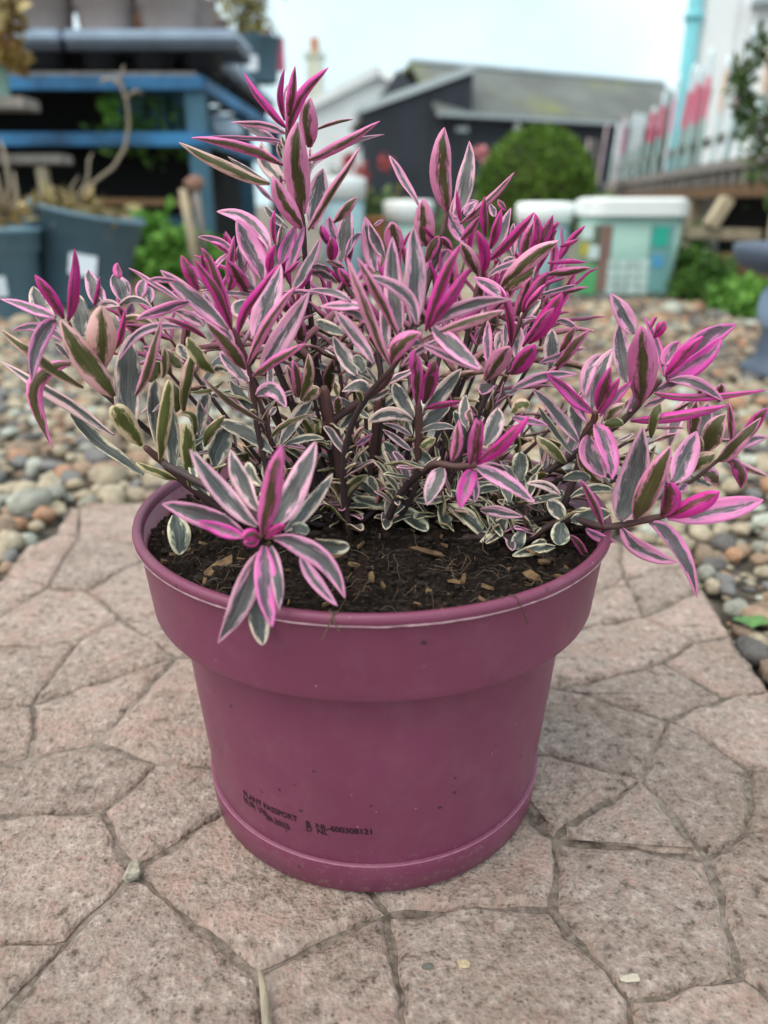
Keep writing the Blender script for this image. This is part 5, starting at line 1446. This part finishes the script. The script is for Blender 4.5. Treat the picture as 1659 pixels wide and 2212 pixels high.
def rbox(w, d, h, r, z0=0.0, taper=1.0, n=6):
    prof = []
    for zz, k in ((0.0, taper), (h, 1.0)):
        ring = []
        for cx_, cy_, a0 in ((w/2-r, d/2-r, 0), (-w/2+r, d/2-r, 90), (-w/2+r, -d/2+r, 180), (w/2-r, -d/2+r, 270)):
            for q in range(n + 1):
                a = math.radians(a0 + 90 * q / n)
                ring.append(((cx_ + r * math.cos(a)) * k, (cy_ + r * math.sin(a)) * k, z0 + zz))
        prof.append(ring)
    m_ = len(prof[0])
    mb = MB()
    mb.add(prof[0] + prof[1], [(i, (i + 1) % m_, (i + 1) % m_ + m_, i + m_) for i in range(m_)] + [tuple(range(m_ - 1, -1, -1)), tuple(m_ + i for i in range(m_))])
    return mb
TYF = 3.55
tb = empty('printed_tub', (atY(1340, 640, TYF + .15).x, TYF + .15, -.015))
rbox(.415, .30, .375, .05, 0, .93).build('body', M_TUB, tb, True)
for p_ in tb.children[0].data.polygons: p_.use_smooth = len(p_.vertices) == 4
rbox(.445, .35, .062, .07, .362, 1.0).build('lid', M_LID, tb)
rbox(.40, .30, .012, .06, .424, 1.08).build('lid_top', M_LID, tb)
def plate(name, mat, u0, u1, v0, v1, lift):
    a_, b2 = atY(u0, v0, TYF), atY(u1, v1, TYF)
    x0, z0 = a_.x - tb.location.x, a_.z - tb.location.z
    x1, z1 = b2.x - tb.location.x, b2.z - tb.location.z
    lean = lambda z: -.15 * (.93 + .07 * z / .375) - lift
    vs_ = []
    for z in (z0, z1):
        for x in (x0, x1):
            vs_ += [(x, lean(z) - .002, z), (x, lean(z) + .003, z)]
    MB().add(vs_, [(0, 4, 6, 2), (1, 3, 7, 5), (0, 2, 3, 1), (4, 5, 7, 6), (0, 1, 5, 4), (2, 6, 7, 3)]).build(name, mat, tb)
plate('olive_panel', M_OLIVE, 1246, 1286, 486, 638, .002)
plate('brown_stripe', M_BROWNP, 1286, 1310, 486, 630, .002)
plate('side_panel', M_TUBD, 1408, 1440, 486, 630, .002)
plate('green_strip', M_GREENP, 1258, 1284, 574, 634, .005)
plate('yellow_badge', M_YELP, 1254, 1270, 524, 552, .005)
plate('pale_badge', M_PALEP, 1256, 1280, 488, 516, .005)
plate('pale_badge', M_PALEP, 1272, 1292, 530, 560, .008)
plate('emerald_square', M_GREENT, 1412, 1440, 490, 532, .006)
plate('blue_square', M_BLUEP, 1410, 1431, 552, 577, .006)
for i in range(4):
    for j in range(4):
        plate('picture_square', M_PALEP, 1314 + i * 23 - j * 1.5, 1332 + i * 23 - j * 1.5, 562 + j * 19, 577 + j * 19, .004)
tag(tb, 'teal printed tub with white lid, green strip and grid of pale squares', 'tub')
c = atY(1160, 380, 5.0)
tpy = empty('box_topiary', (c.x, 5.0, -.03))
core = MB()
V, Fa = ico(3, 5)
V = V / np.linalg.norm(V, axis=1)[:, None]
core.add([(c.x + q[0] * .30, 5.0 + q[1] * .30, .455 + q[2] * .33) for q in V], [tuple(f) for f in Fa.tolist()])
part(core, 'inner_core', M_DARKST, tpy, True)  # solid dark ball filling the leaf shell
loc(cloud('crown', M_BOX, tpy, (c.x, 5.0, .455), (.345, .345, .365), 12000, .026, 61, shell=.80, aspect=1.7), tpy)
for k in range(6):
    rr_ = random.Random(700 + k)
    a, e = rr_.uniform(0, 6.28), rr_.uniform(-.2, 1.4)
    dd = Vector((math.cos(a) * math.cos(e), math.sin(a) * math.cos(e), math.sin(e)))
    loc(cloud('crown_tuft', M_BOX, tpy, tuple(Vector((c.x, 5.0, .455)) + dd * .32), (.06, .06, .05), 150, .032, 720 + k, aspect=1.7), tpy)
part(MB().tube([(c.x, 5, -.04), (c.x + .01, 5, .3)], [.03, .025], 8), 'trunk', M_DARKST, tpy)
tag(tpy, 'clipped green box ball topiary behind the white lidded tubs', 'topiary')
def flower_plant(u, v, Y, r_, fm, lm, label, cat, seed, nflow=5, potted=True):
    c = atY(u, v, Y)
    f = empty('flowering_plant' if nflow else 'leafy_plant', (c.x, Y, -.02))
    z0 = .0
    part(MB().tube([(c.x, Y, -.03), (c.x + .01, Y, c.z - r_ * .2)], [.008, .005], 6), 'stem', M_DARKST, f)
    loc(cloud('foliage', lm, f, (c.x, Y, max(.08, c.z * .5)), (r_, r_, max(.1, c.z * .45)), 600, .055, seed, aspect=1.8, clump=24), f)
    rr = random.Random(seed)
    for k in range(nflow):
        loc(cloud('flower', fm, f, (c.x + rr.uniform(-.8, .8) * r_, Y - r_ * .9, c.z + rr.uniform(-.4, .5) * r_), (.035, .03, .035), 40, .04, seed + k + 100, aspect=1.3), f)
    tag(f, label, cat)
    return f
flower_plant(800, 385, 5.3, .17, M_FLOW, M_MIXG, 'leafy plant with red flowers next to the tall pale blue tub', 'plant', 71, 4)
flower_plant(1048, 335, 5.9, .055, M_FLOP, M_MIXG, 'tall plant with a pink flower head beside the box ball', 'plant', 75, 2)
flower_plant(735, 345, 6.8, .17, M_FLOW, M_MIXG, 'grey green bushy plant in front of the white gabled house', 'plant', 77, 0)
flower_plant(850, 420, 6.0, .22, M_FLOW, M_YELL, 'yellow green low bush in front of the charcoal shed', 'plant', 79, 0)
flower_plant(975, 440, 6.4, .16, M_FLOW, M_MIXG, 'dark green low bush between the teal tub and the box ball', 'plant', 81, 0)
flower_plant(1300, 420, 5.6, .14, M_FLOW, M_MIXG, 'small green plant at the right foot of the box ball', 'plant', 83, 0)
c = atY(803, 470, 5.0)
tp2 = empty('clay_pot', (c.x, 5.0, -.02))
MB().lathe(pot_prof(.085, .34, .25, .75), 28).build('body', M_TERRA, tp2, True)
tag(tp2, 'narrow clay pot on the ground below the red flowers', 'pot')
# ------------------------------------------------------------------ right: deck, picket fence, shrub, bird bath
DX = lambda y: 1.734 + (y - 3.823) * .1345
deck = empty('timber_deck', (2.2, 6.0, 0))
part(beam(MB(), (DX(3.3), 3.3, .585), (DX(9.3), 9.3, .585), .05, .05), 'edge_rail', M_WOODG, deck)
part(beam(MB(), (DX(3.3) + .01, 3.3, .455), (DX(9.3) + .01, 9.3, .455), .06, .06), 'lower_beam', M_WOODB, deck)
for k in range(32):
    y = 3.36 + k * .19
    part(beam(MB(), (DX(y) + .015, y, .487), (DX(y) + .015, y, .558), .05, .06, Vector((0, 1, 0))), 'joist_end', M_WOODG, deck)
for k in range(12):
    d0 = .06 + k * .145
    part(beam(MB(), (DX(3.3) + d0 + .05, 3.3, .60), (DX(9.3) + d0 + .05, 9.3, .60), .135, .022), 'deck_board', M_WOODG, deck)
for y in (3.62, 5.2, 7.0, 9.0):
    part(beam(MB(), (DX(y) + .04, y, -.04), (DX(y) + .04, y, .42), .07, .07, Vector((0, 1, 0))), 'post', M_WOODP, deck)
part(beam(MB(), (DX(3.3) + .55, 3.3, .2), (DX(9.3) + .55, 9.3, .2), .02, .5), 'shade_panel', M_SHADE, deck)  # black panels added, standing for the shade beneath the deck
part(beam(MB(), (DX(9.2), 9.2, .2), (DX(9.2) + .55, 9.2, .2), .02, .5), 'shade_panel', M_SHADE, deck)
a_, b2 = atY(1440, 500, 3.66), atY(1640, 508, 3.66)
part(beam(MB(), a_, b2, .05, .05), 'cross_timber', M_WOODP, deck)
a_, b2 = atY(1532, 490, 3.64), atY(1572, 428, 3.64)
part(beam(MB(), a_, b2, .05, .075, Vector((0, 1, 0))), 'strut', M_WOODP, deck)
tag(deck, 'raised weathered timber deck on posts with a dark void beneath', 'deck')
bxo = atY(1602, 615, 3.55)
bo = MB().box((bxo.x, 3.60, .09), (.20, .2, .2), None, .006).build('wooden_box', M_WOODB)
tag(bo, 'brown wooden box on the ground below the deck', 'box')
def picket_mat(name, top_, band, low):
    m, nt, b = nodes_of(name)
    tc = nt.nodes.new('ShaderNodeTexCoord')
    sx = nt.nodes.new('ShaderNodeSeparateXYZ')
    nt.links.new(tc.outputs['Object'], sx.inputs[0])
    wv = math_(nt, 'MULTIPLY_ADD', noise(nt, tc.outputs['Object'], 14, 3), 0.06, -0.03)
    z = math_(nt, 'ADD', sx.outputs[2], wv)
    r = ramp(nt, [(0.0, low), (0.24, low), (0.27, band), (0.46, band), (0.49, top_), (1.0, top_)])
    nt.links.new(z, r.inputs[0])
    w = ramp(nt, [(0.55, (0, 0, 0)), (0.75, (1, 1, 1))])
    nt.links.new(noise(nt, tc.outputs['Object'], 9, 6, .7), w.inputs[0])
    nt.links.new(mix(nt, math_(nt, 'MULTIPLY', w.outputs[0], .5), r.outputs[0], (0.30, 0.28, 0.26)), b.inputs['Base Color'])
    b.inputs['Roughness'].default_value = 0.7
    return m
PW, PG, PP = (0.62, 0.70, 0.74), (0.30, 0.42, 0.40), (0.62, 0.14, 0.22)
PMATS = [picket_mat('picket_red_band', PW, PP, PG), picket_mat('picket_pink_band', PW, (0.66, 0.38, 0.50), (0.50, 0.60, 0.62)), picket_mat('picket_peach_band', PW, (0.62, 0.46, 0.36), (0.52, 0.62, 0.63)), picket_mat('picket_white', PW, PW, (0.42, 0.55, 0.54))]
fence = empty('picket_fence', (2.0, 6.0, .61))
rf = random.Random(4)
ys = [3.55, 3.78, 4.02, 4.27, 4.52, 4.8, 5.1, 5.4, 5.75, 6.1, 6.5, 6.95, 7.4, 7.9, 8.4, 8.9]
mi = [3, 1, 2, 3, 1, 2, 0, 0, 0, 1, 0, 0, 3, 3, 1, 3]
for i, y in enumerate(ys):
    h = rf.uniform(.50, .66)
    w = .075
    mb = MB()
    prof = [(-w / 2, 0), (w / 2, 0), (w / 2, h - .05), (w * .3, h - .012), (0, h), (-w * .3, h - .012), (-w / 2, h - .05)]
    n = len(prof)
    mb.add([(x, -.01, z) for x, z in prof] + [(x, .01, z) for x, z in prof], [tuple(range(n - 1, -1, -1)), tuple(n + k for k in range(n))] + [(k, (k + 1) % n, (k + 1) % n + n, k + n) for k in range(n)])
    o = mb.build('picket', PMATS[mi[i]], fence)
    o.location = (DX(y) - 2.0 - .005, y - 6.0, 0.003)
    o.rotation_euler = (rf.uniform(-.05, .05), .10 + rf.uniform(-.04, .09), math.radians(55) + rf.uniform(-.2, .2))
for y in (4.15, 5.55, 6.75, 8.2):
    part(beam(MB(), (DX(y) + .04, y, .61), (DX(y) + .09, y, 1.08), .06, .06, Vector((0, 1, 0))), 'fence_post', M_WOODG, fence)
part(beam(MB(), (DX(3.5) + .045, 3.5, .74), (DX(9.0) + .045, 9.0, .74), .03, .05), 'fence_rail', M_WOODG, fence)
tag(fence, 'picket fence on the deck painted white with pink and red bands', 'fence')
M_PINKB = wood('pale_pink_board', (0.56, 0.44, 0.47))
for i, (u0, v0, u1, v1) in enumerate(((1280, 400, 1312, 268), (1318, 380, 1350, 250), (1296, 395, 1285, 300), (1262, 390, 1272, 300))):
    Yb = 8.2 - i * .25
    a_, b2 = atY(u0, v0, Yb), atY(u1, v1, Yb)
    a_.z = -.03
    bd = empty('leaning_board', (a_.x, Yb, -.03))
    part(beam(MB(), a_, b2, .02, .13, Vector((.3, 1, 0)), .004), 'board', M_PINKB if i != 2 else M_WOODG, bd)
    tag(bd, ['pale pink board leaning steeply at the deck end', 'longest pale pink board leaning towards the picket fence', 'grey upright board among the pale pink ones', 'short pale pink board next to the box ball'][i], 'board', 'boards leaning at the deck end')
c = atY(1790, 230, 3.05)
cs = empty('conifer_shrub', (c.x, 3.05, -.03))
loc(cloud('foliage', M_CONI, cs, (c.x, 3.05, .66), (.27, .26, .34), 1500, .05, 91, aspect=3.2, clump=60), cs)
part(MB().tube([(c.x, 3.05, -.04), (c.x, 3.05, .9)], [.02, .008], 8), 'trunk', M_DARKST, cs)
for k in range(14):
    a = k * 2.4
    z = .4 + .04 * k
    tip = Vector((c.x + .30 * math.cos(a), 3.05 + .26 * math.sin(a), z + .16))
    part(MB().tube([(c.x, 3.05, z - .05), tip], [.008, .003], 5), 'branch', M_DARKST, cs)
for k, (u, v) in enumerate(((1598, 165), (1606, 215), (1640, 110), (1615, 260))):
    q = atY(u, v, 2.95)
    loc(cloud('sprig', M_CONI, cs, tuple(q), (.022, .02, .06), 90, .04, 95 + k, aspect=3), cs)
    part(MB().tube([tuple(q + Vector((0, 0, .04))), tuple(q - Vector((-.08, 0, .12))), (c.x - .02, 3.05, q.z - .22)], [.003, .005, .007], 5), 'branch', M_DARKST, cs)
tag(cs, 'dark green conifer shrub with upright sprigs beside the deck', 'shrub')
BBX, BBY = atY(1722, 700, 1.98).x, 1.98
bb = empty('bird_bath', (BBX, BBY, -.015))
MB().lathe([(0, 0), (.115, 0), (.12, .015), (.10, .03), (.085, .05), (.080, .10), (.082, .125)], 36).build('foot', M_BATH, bb, True)
MB().lathe([(.083, .12), (.094, .135), (.098, .17), (.094, .20), (.075, .225), (.066, .245)], 36).build('column', M_BATHP, bb, True)
MB().lathe([(.066, .24), (.12, .25), (.165, .27), (.176, .295), (.178, .315), (.168, .320), (.155, .312), (.10, .295), (0, .29)], 44).build('bowl', M_BATH, bb, True)
tag(bb, 'blue grey pedestal bird bath standing on the gravel', 'bird bath')
for i, (u, Y, r_, h_) in enumerate(((1468, 3.62, .10, .11), (1508, 3.5, .11, .13), (1545, 3.42, .10, .10), (1585, 3.15, .09, .07), (1630, 3.0, .11, .09), (1480, 3.75, .1, .16))):
    c = atY(u, 620, Y)
    wd = empty('weed_clump', (c.x, Y, -.02))
    loc(cloud('foliage', M_WEED if i not in (3, 4) else M_HERB, wd, (c.x, Y, h_ * .8), (r_, r_, h_), 380, .05, 110 + i, aspect=2.6, clump=16), wd)
    tag(wd, ['dark weed clump close beside the printed tub', 'dark green weed clump in front of the deck post', 'weed clump between the deck post and the brown box', 'low bright green weeds in front of the brown box', 'broad bright green weeds behind the bird bath', 'tall dark weeds behind the printed tub under the deck'][i], 'weed', 'weeds along the deck foot')
# ------------------------------------------------------------------ buildings
# charcoal outbuilding with mossy roof
E0, E1 = atZ(945, 238, 1.95), atZ(1560, 274, 1.95)
dirv = (E1 - E0).normalized()
back = Vector((-dirv.y, dirv.x, 0))
if back.y < 0: back = -back
shed = empty('outbuilding', (E0.x, E0.y, 0))
R0 = E0 + back * 1.9 + dirv * .45; R0.z = 2.98
R1 = E1 + back * 1.9; R1.z = 2.98
th = Vector((0, 0, -.09))
part(MB().add([E0, E1, R1, R0, E0 + th, E1 + th, R1 + th, R0 + th], [(0, 1, 2, 3), (7, 6, 5, 4), (0, 4, 5, 1), (1, 5, 6, 2), (2, 6, 7, 3), (3, 7, 4, 0)]), 'roof', M_ROOF, shed)
B0, B1 = E0 + back * 3.8, E1 + back * 3.8
part(MB().add([R0, R1, B1, B0, R0 + th, R1 + th, B1 + th, B0 + th], [(0, 1, 2, 3), (7, 6, 5, 4), (0, 4, 5, 1), (1, 5, 6, 2), (2, 6, 7, 3), (3, 7, 4, 0)]), 'rear_roof', M_ROOF, shed)
part(beam(MB(), R0 + Vector((0, 0, .02)), R1 + Vector((0, 0, .02)), .16, .07), 'ridge', M_GREYTR, shed)
W0, W1 = E0 + back * .22 + dirv * .2, E1 + back * .22
W0.z = W1.z = 0
wl = MB()
wl.add([W0 + Vector((0, 0, -.1)), W1 + Vector((0, 0, -.1)), W1 + Vector((0, 0, 1.95)), W0 + Vector((0, 0, 1.95))], [(0, 1, 2, 3)])
Bw0 = W0 + back * 3.4
wl.add([W0 + Vector((0, 0, -.1)), W0 + Vector((0, 0, 1.95)), W0 + back * 1.7 + Vector((0, 0, 2.85)), Bw0 + Vector((0, 0, 1.95)), Bw0 + Vector((0, 0, -.1))], [(0, 1, 2, 3, 4)])
part(wl, 'wall', M_SHED, shed)
for k in range(11):
    z = .1 + k * .17
    part(beam(MB(), W0 - back * .006 + Vector((0, 0, z)), W1 - back * .006 + Vector((0, 0, z)), .02, .16), 'cladding_board', M_SHED, shed)
part(beam(MB(), E0 - back * .05 + Vector((0, 0, -.06)), E1 - back * .05 + Vector((0, 0, -.06)), .11, .07), 'gutter', M_GREYTR, shed)
dp_ = E0 + dirv * ((atZ(1158, 250, 1.9) - E0).dot(dirv)) + back * .13
part(MB().tube([dp_ + Vector((0, 0, -.1)), dp_ + Vector((0, 0, -1.9))], .06, 10), 'downpipe', M_WALLW, shed)
lp = E0 + dirv * ((atZ(1183, 250, 1.7) - E0).dot(dirv)) + back * .12
part(MB().box((E0 + dirv * ((atZ(1120, 250, 1.75) - E0).dot(dirv)) + back * .15) + Vector((0, 0, -.28)), (.28, .16, .14), None, .03), 'wall_lamp', M_GREYTR, shed)
tag(shed, 'charcoal clad outbuilding with a mossy grey pitched roof', 'outbuilding')
# charcoal lean-to on its left, seen end on
lt = empty('lean_to', (.3, 15, 0))
yl = E0.y + .35
pa, pb = atY(785, 236, yl), atY(992, 160, yl)
prof = [(pa.x, -.1), (pb.x + .25, -.1), (pb.x + .25, pb.z + .06), (pa.x, pa.z)]
n = 4
part(MB().add([(x, yl, z) for x, z in prof] + [(x, yl + 3, z) for x, z in prof], [(0, 1, 2, 3), (7, 6, 5, 4)] + [(k, k + 4, (k + 1) % 4 + 4, (k + 1) % 4) for k in range(4)]), 'wall', M_SHED, lt)
for k in range(14):
    x = pa.x + .06 + k * (pb.x + .2 - pa.x) / 14
    zt_ = pa.z + (pb.z - pa.z) * (x - pa.x) / (pb.x - pa.x)
    part(MB().box((x + .045, yl - .012, zt_ / 2 - .12), (.09, .02, zt_ + .02)), 'cladding_board', M_SHED, lt)
part(beam(MB(), (pa.x - .1, yl - .06, pa.z - .02), (pb.x + .25, yl - .06, pb.z + .08), .08, .12), 'verge_board', M_GREYTR, lt)
part(beam(MB(), (pa.x - .1, yl + 1.5, pa.z + .03), (pb.x + .25, yl + 1.5, pb.z + .13), 3.0, .05), 'roof', M_ROOF, lt)
tag(lt, 'charcoal lean to with a sloping pale edged roof beside the outbuilding', 'outbuilding')
# white gabled house
hs_ = empty('gabled_house', (-.3, 21, 0))
ya = 20.0
ap, gl, gr = atY(818, 150, ya), atY(655, 232, ya), atY(905, 205, ya)
sl = (ap.z - gl.z) / (ap.x - gl.x)
xr = ap.x + (ap.x - gl.x)
prof = [(gl.x, -.1), (xr, -.1), (xr, gl.z), (ap.x, ap.z), (gl.x, gl.z)]
part(MB().add([(x, ya, z) for x, z in prof] + [(x, ya + 6, z) for x, z in prof], [tuple(range(5)), tuple(range(9, 4, -1))] + [(k, k + 5, (k + 1) % 5 + 5, (k + 1) % 5) for k in range(5)]), 'wall', M_WALLW, hs_)
for s_ in (-1, 1):
    e = Vector((ap.x + s_ * (ap.x - gl.x) * 1.08, ya - .15, ap.z - (ap.z - gl.z) * 1.08 + .06))
    a_ = Vector((ap.x, ya - .15, ap.z + .06))
    part(MB().add([a_, e, e + Vector((0, 6.3, 0)), a_ + Vector((0, 6.3, 0))] + [q + Vector((0, 0, -.1)) for q in (a_, e, e + Vector((0, 6.3, 0)), a_ + Vector((0, 6.3, 0)))], [(0, 1, 2, 3), (7, 6, 5, 4), (0, 4, 5, 1), (1, 5, 6, 2), (2, 6, 7, 3), (3, 7, 4, 0)]), 'roof_slope', M_GREYTR, hs_)
    part(beam(MB(), a_ + Vector((0, -.03, -.1)), e + Vector((0, -.03, -.1)), .05, .2), 'bargeboard', M_WALLW, hs_)
wz = atY(800, 260, ya)
part(MB().box((wz.x, ya - .03, wz.z - .2), (.7, .06, .8)), 'window', M_GREYTR, hs_)
part(MB().box((wz.x, ya - .05, wz.z - .2), (.56, .06, .66)), 'pane', simple('window_glass', (.04, .05, .06), .15, .1, 2, 0), hs_)
tag(hs_, 'white rendered house end with a pale gabled roof', 'house')
ct = empty('cottage', (-2.5, 25, 0))
yc = 25.0
c0, c1 = atY(658, 120, yc), atY(698, 120, yc)
zt_ = atY(678, 122, yc).z
part(MB().box(((c0.x + c1.x) / 2, yc + .3, zt_ / 2 + .9), (c1.x - c0.x - .06, .55, zt_ - 1.8 + .1)), 'chimney', M_CREAM, ct)
part(MB().box(((c0.x + c1.x) / 2, yc + .3, zt_ + .05), (c1.x - c0.x + .08, .68, .12), None, .02), 'chimney_cap', M_CREAM, ct)
part(MB().lathe([(.14, 0), (.11, .2), (.13, .36), (.10, .42), (.08, .42), (.08, .1)], 16, ((c0.x + c1.x) / 2, yc + .3, zt_ + .1)), 'chimney_pot', M_TERRA, ct, True)
xl, xr = atY(600, 300, yc).x, atY(760, 300, yc).x
zr = atY(678, 205, yc).z
part(MB().box(((xl + xr) / 2, yc + 1.5, 1.0), (xr - xl, 3.0, 2.2)), 'wall', M_CREAM, ct)
part(MB().add([(xl - .2, yc - .2, 2.05), (xr + .2, yc - .2, 2.05), (xr + .2, yc + 1.5, zr), (xl - .2, yc + 1.5, zr), (xl - .2, yc + 3.2, 2.05), (xr + .2, yc + 3.2, 2.05)], [(0, 1, 2, 3), (3, 2, 5, 4), (0, 3, 4), (1, 5, 2)]), 'roof', M_GREYTR, ct)
tag(ct, 'distant cottage with a cream chimney stack and clay pot', 'house')
# white rendered house on the right with turquoise downpipe
wh = empty('white_house', (2.4, 6.6, 0))
k0 = atY(1534, 0, 6.5)
k0 = Vector((k0.x - .05, 6.5, 0))
fr = Vector((1, -.36, 0)).normalized()
bk = Vector((.36, 1, 0)).normalized()
def wp(a, b_, z): return tuple(k0 + fr * a + bk * b_ + Vector((0, 0, z)))
part(MB().add([wp(0, 0, -.1), wp(4, 0, -.1), wp(4, 4, -.1), wp(0, 4, -.1), wp(0, 0, 4.2), wp(4, 0, 4.2), wp(4, 4, 4.2), wp(0, 4, 4.2)], [(0, 1, 5, 4), (1, 2, 6, 5), (2, 3, 7, 6), (3, 0, 4, 7), (4, 5, 6, 7)]), 'wall', M_WALLW, wh)
part(beam(MB(), wp(.03, -.03, 2.1), wp(.24, -.03, 2.1), .06, 4.0), 'quoin_strip', M_WALLW, wh)
part(MB().tube([wp(-.05, -.06, -.05), wp(-.05, -.06, 1.05), wp(-.05, -.06, 4.1)], .050, 14), 'downpipe', M_TURQ, wh, True)
for z in (1.62, 2.6): part(MB().lathe([(.050, 0), (.066, .004), (.066, .05), (.050, .054)], 14, wp(-.05, -.06, z)), 'pipe_collar', M_TURQ, wh, True)
part(MB().box(Vector(wp(.70, -.06, 1.70)), (.75, .16, .05), Matrix.Rotation(-.345, 3, 'Z'), .01), 'sill', M_GREYTR, wh)
tag(wh, 'white rendered house corner with a turquoise downpipe beyond the deck', 'house')
# ------------------------------------------------------------------ small things on the paving
tw = empty('dry_twig', tuple(atZ(568, 2150, .004)))
a_, b2 = atZ(562, 2098, .004), atZ(582, 2300, .004)
part(MB().tube([a_, a_.lerp(b2, .3) + Vector((.001, 0, .001)), b2], [.0014, .0024, .0026], 7), 'shaft', M_TWIGM, tw, True)
tag(tw, 'dry split twig lying in the joint between paving stones', 'twig')
def bit(u, v, R, sc, mat, name, label, cat, seed):
    q = atZ(u, v, 0)
    V, Fa = ico(2, seed)
    V = V * np.array(sc)
    V = np.array([q_ * (1 + .35 * mnoise.noise(Vector(q_) * 2.2 + Vector((seed, 0, 0)))) for q_ in V])
    o = MB().add([tuple(p * R) for p in V.tolist()] if False else [(p[0] * R, p[1] * R, p[2] * R) for p in V], [tuple(f) for f in Fa.tolist()]).build(name, mat, None, False, loc=(q.x, q.y, R * sc[2] * .42))
    tag(o, label, cat)
bit(290, 1888, .0068, (1, 1.15, 1.3), simple('pale_grit', (.36, .32, .26), .9, .4, 300, .6, .002), 'stone_fragment', 'rough pale stone fragment sitting where paving joints meet', 'stone', 91)
bit(1001, 2086, .0034, (1.1, 1, .9), simple('cream_grit', (.55, .44, .27), .8, .2, 300, .4, .002), 'grit_piece', 'small cream grit piece on the paving before the pot', 'stone', 92)
bit(1364, 2116, .0042, (1.4, .9, .4), simple('shell_white', (.48, .42, .34), .7, .15, 300, .3, .002), 'shell_flake', 'flat pale flake lying beside a paving joint', 'flake', 93)
bit(925, 2090, .0030, (1.2, 1, .7), simple('dark_grit', (.12, .115, .10), .8, .2, 300, .3, .002), 'grit_piece', 'small dark grit piece on the paving before the pot', 'stone', 94)
q = atZ(1620, 1352, -.01)
sd = empty('seedling', tuple(q))
for k in range(5):
    a = k * 1.35 + .4
    d = Vector((math.cos(a), math.sin(a) * .8, .75)).normalized()
    b0 = Vector(q)
    L = .018 if k % 2 else .024
    lf = MB()
    side = d.cross(Vector((0, 0, 1))).normalized()
    up_ = side.cross(d)
    rows = []
    for i in range(7):
        s = i / 6
        w = .006 * math.sin(math.pi * min(1, s * .92 + .06)) + .0006
        cpt = b0 + d * L * s + Vector((0, 0, -.008 * s * s))
        rows += [cpt - side * w + up_ * .0015, cpt, cpt + side * w + up_ * .0015]
    lf.add(rows, [(i * 3 + j, i * 3 + j + 1, (i + 1) * 3 + j + 1, (i + 1) * 3 + j) for i in range(6) for j in range(2)])
    part(lf, 'leaf', simple('seedling_green', (.10, .22, .06), .5, .2, 60, .1) if k == 0 else bpy.data.materials['seedling_green'], sd, True)
tag(sd, 'bright green seedling growing among pebbles at the paving edge', 'seedling')
# root threads over the pot lip
th_ = empty('root_thread', (PC.x + .07, PC.y - .13, .21))
for k, (ph, n_) in enumerate(((.46, 7), (.49, 6), (-.10, 5), (-.13, 4))):
    r_ = .1515
    pts = [(PC.x + .140 * math.sin(ph), PC.y - .140 * math.cos(ph), .207)] + [(PC.x + (.147 + .0045 * min(1, i / 2)) * math.sin(ph + .012 * i * (1 if k % 2 else -1)), PC.y - (.147 + .0045 * min(1, i / 2)) * math.cos(ph + .012 * i), .2145 - .0005 - .0042 * max(0, i - 1)) for i in range(n_)]
    part(MB().tube(pts, .00035, 5, False), 'thread', M_FIBRE if k > 1 else M_DARKST, th_)
tag(th_, 'fine brown root threads hanging over the rim of the plum pot', 'roots')
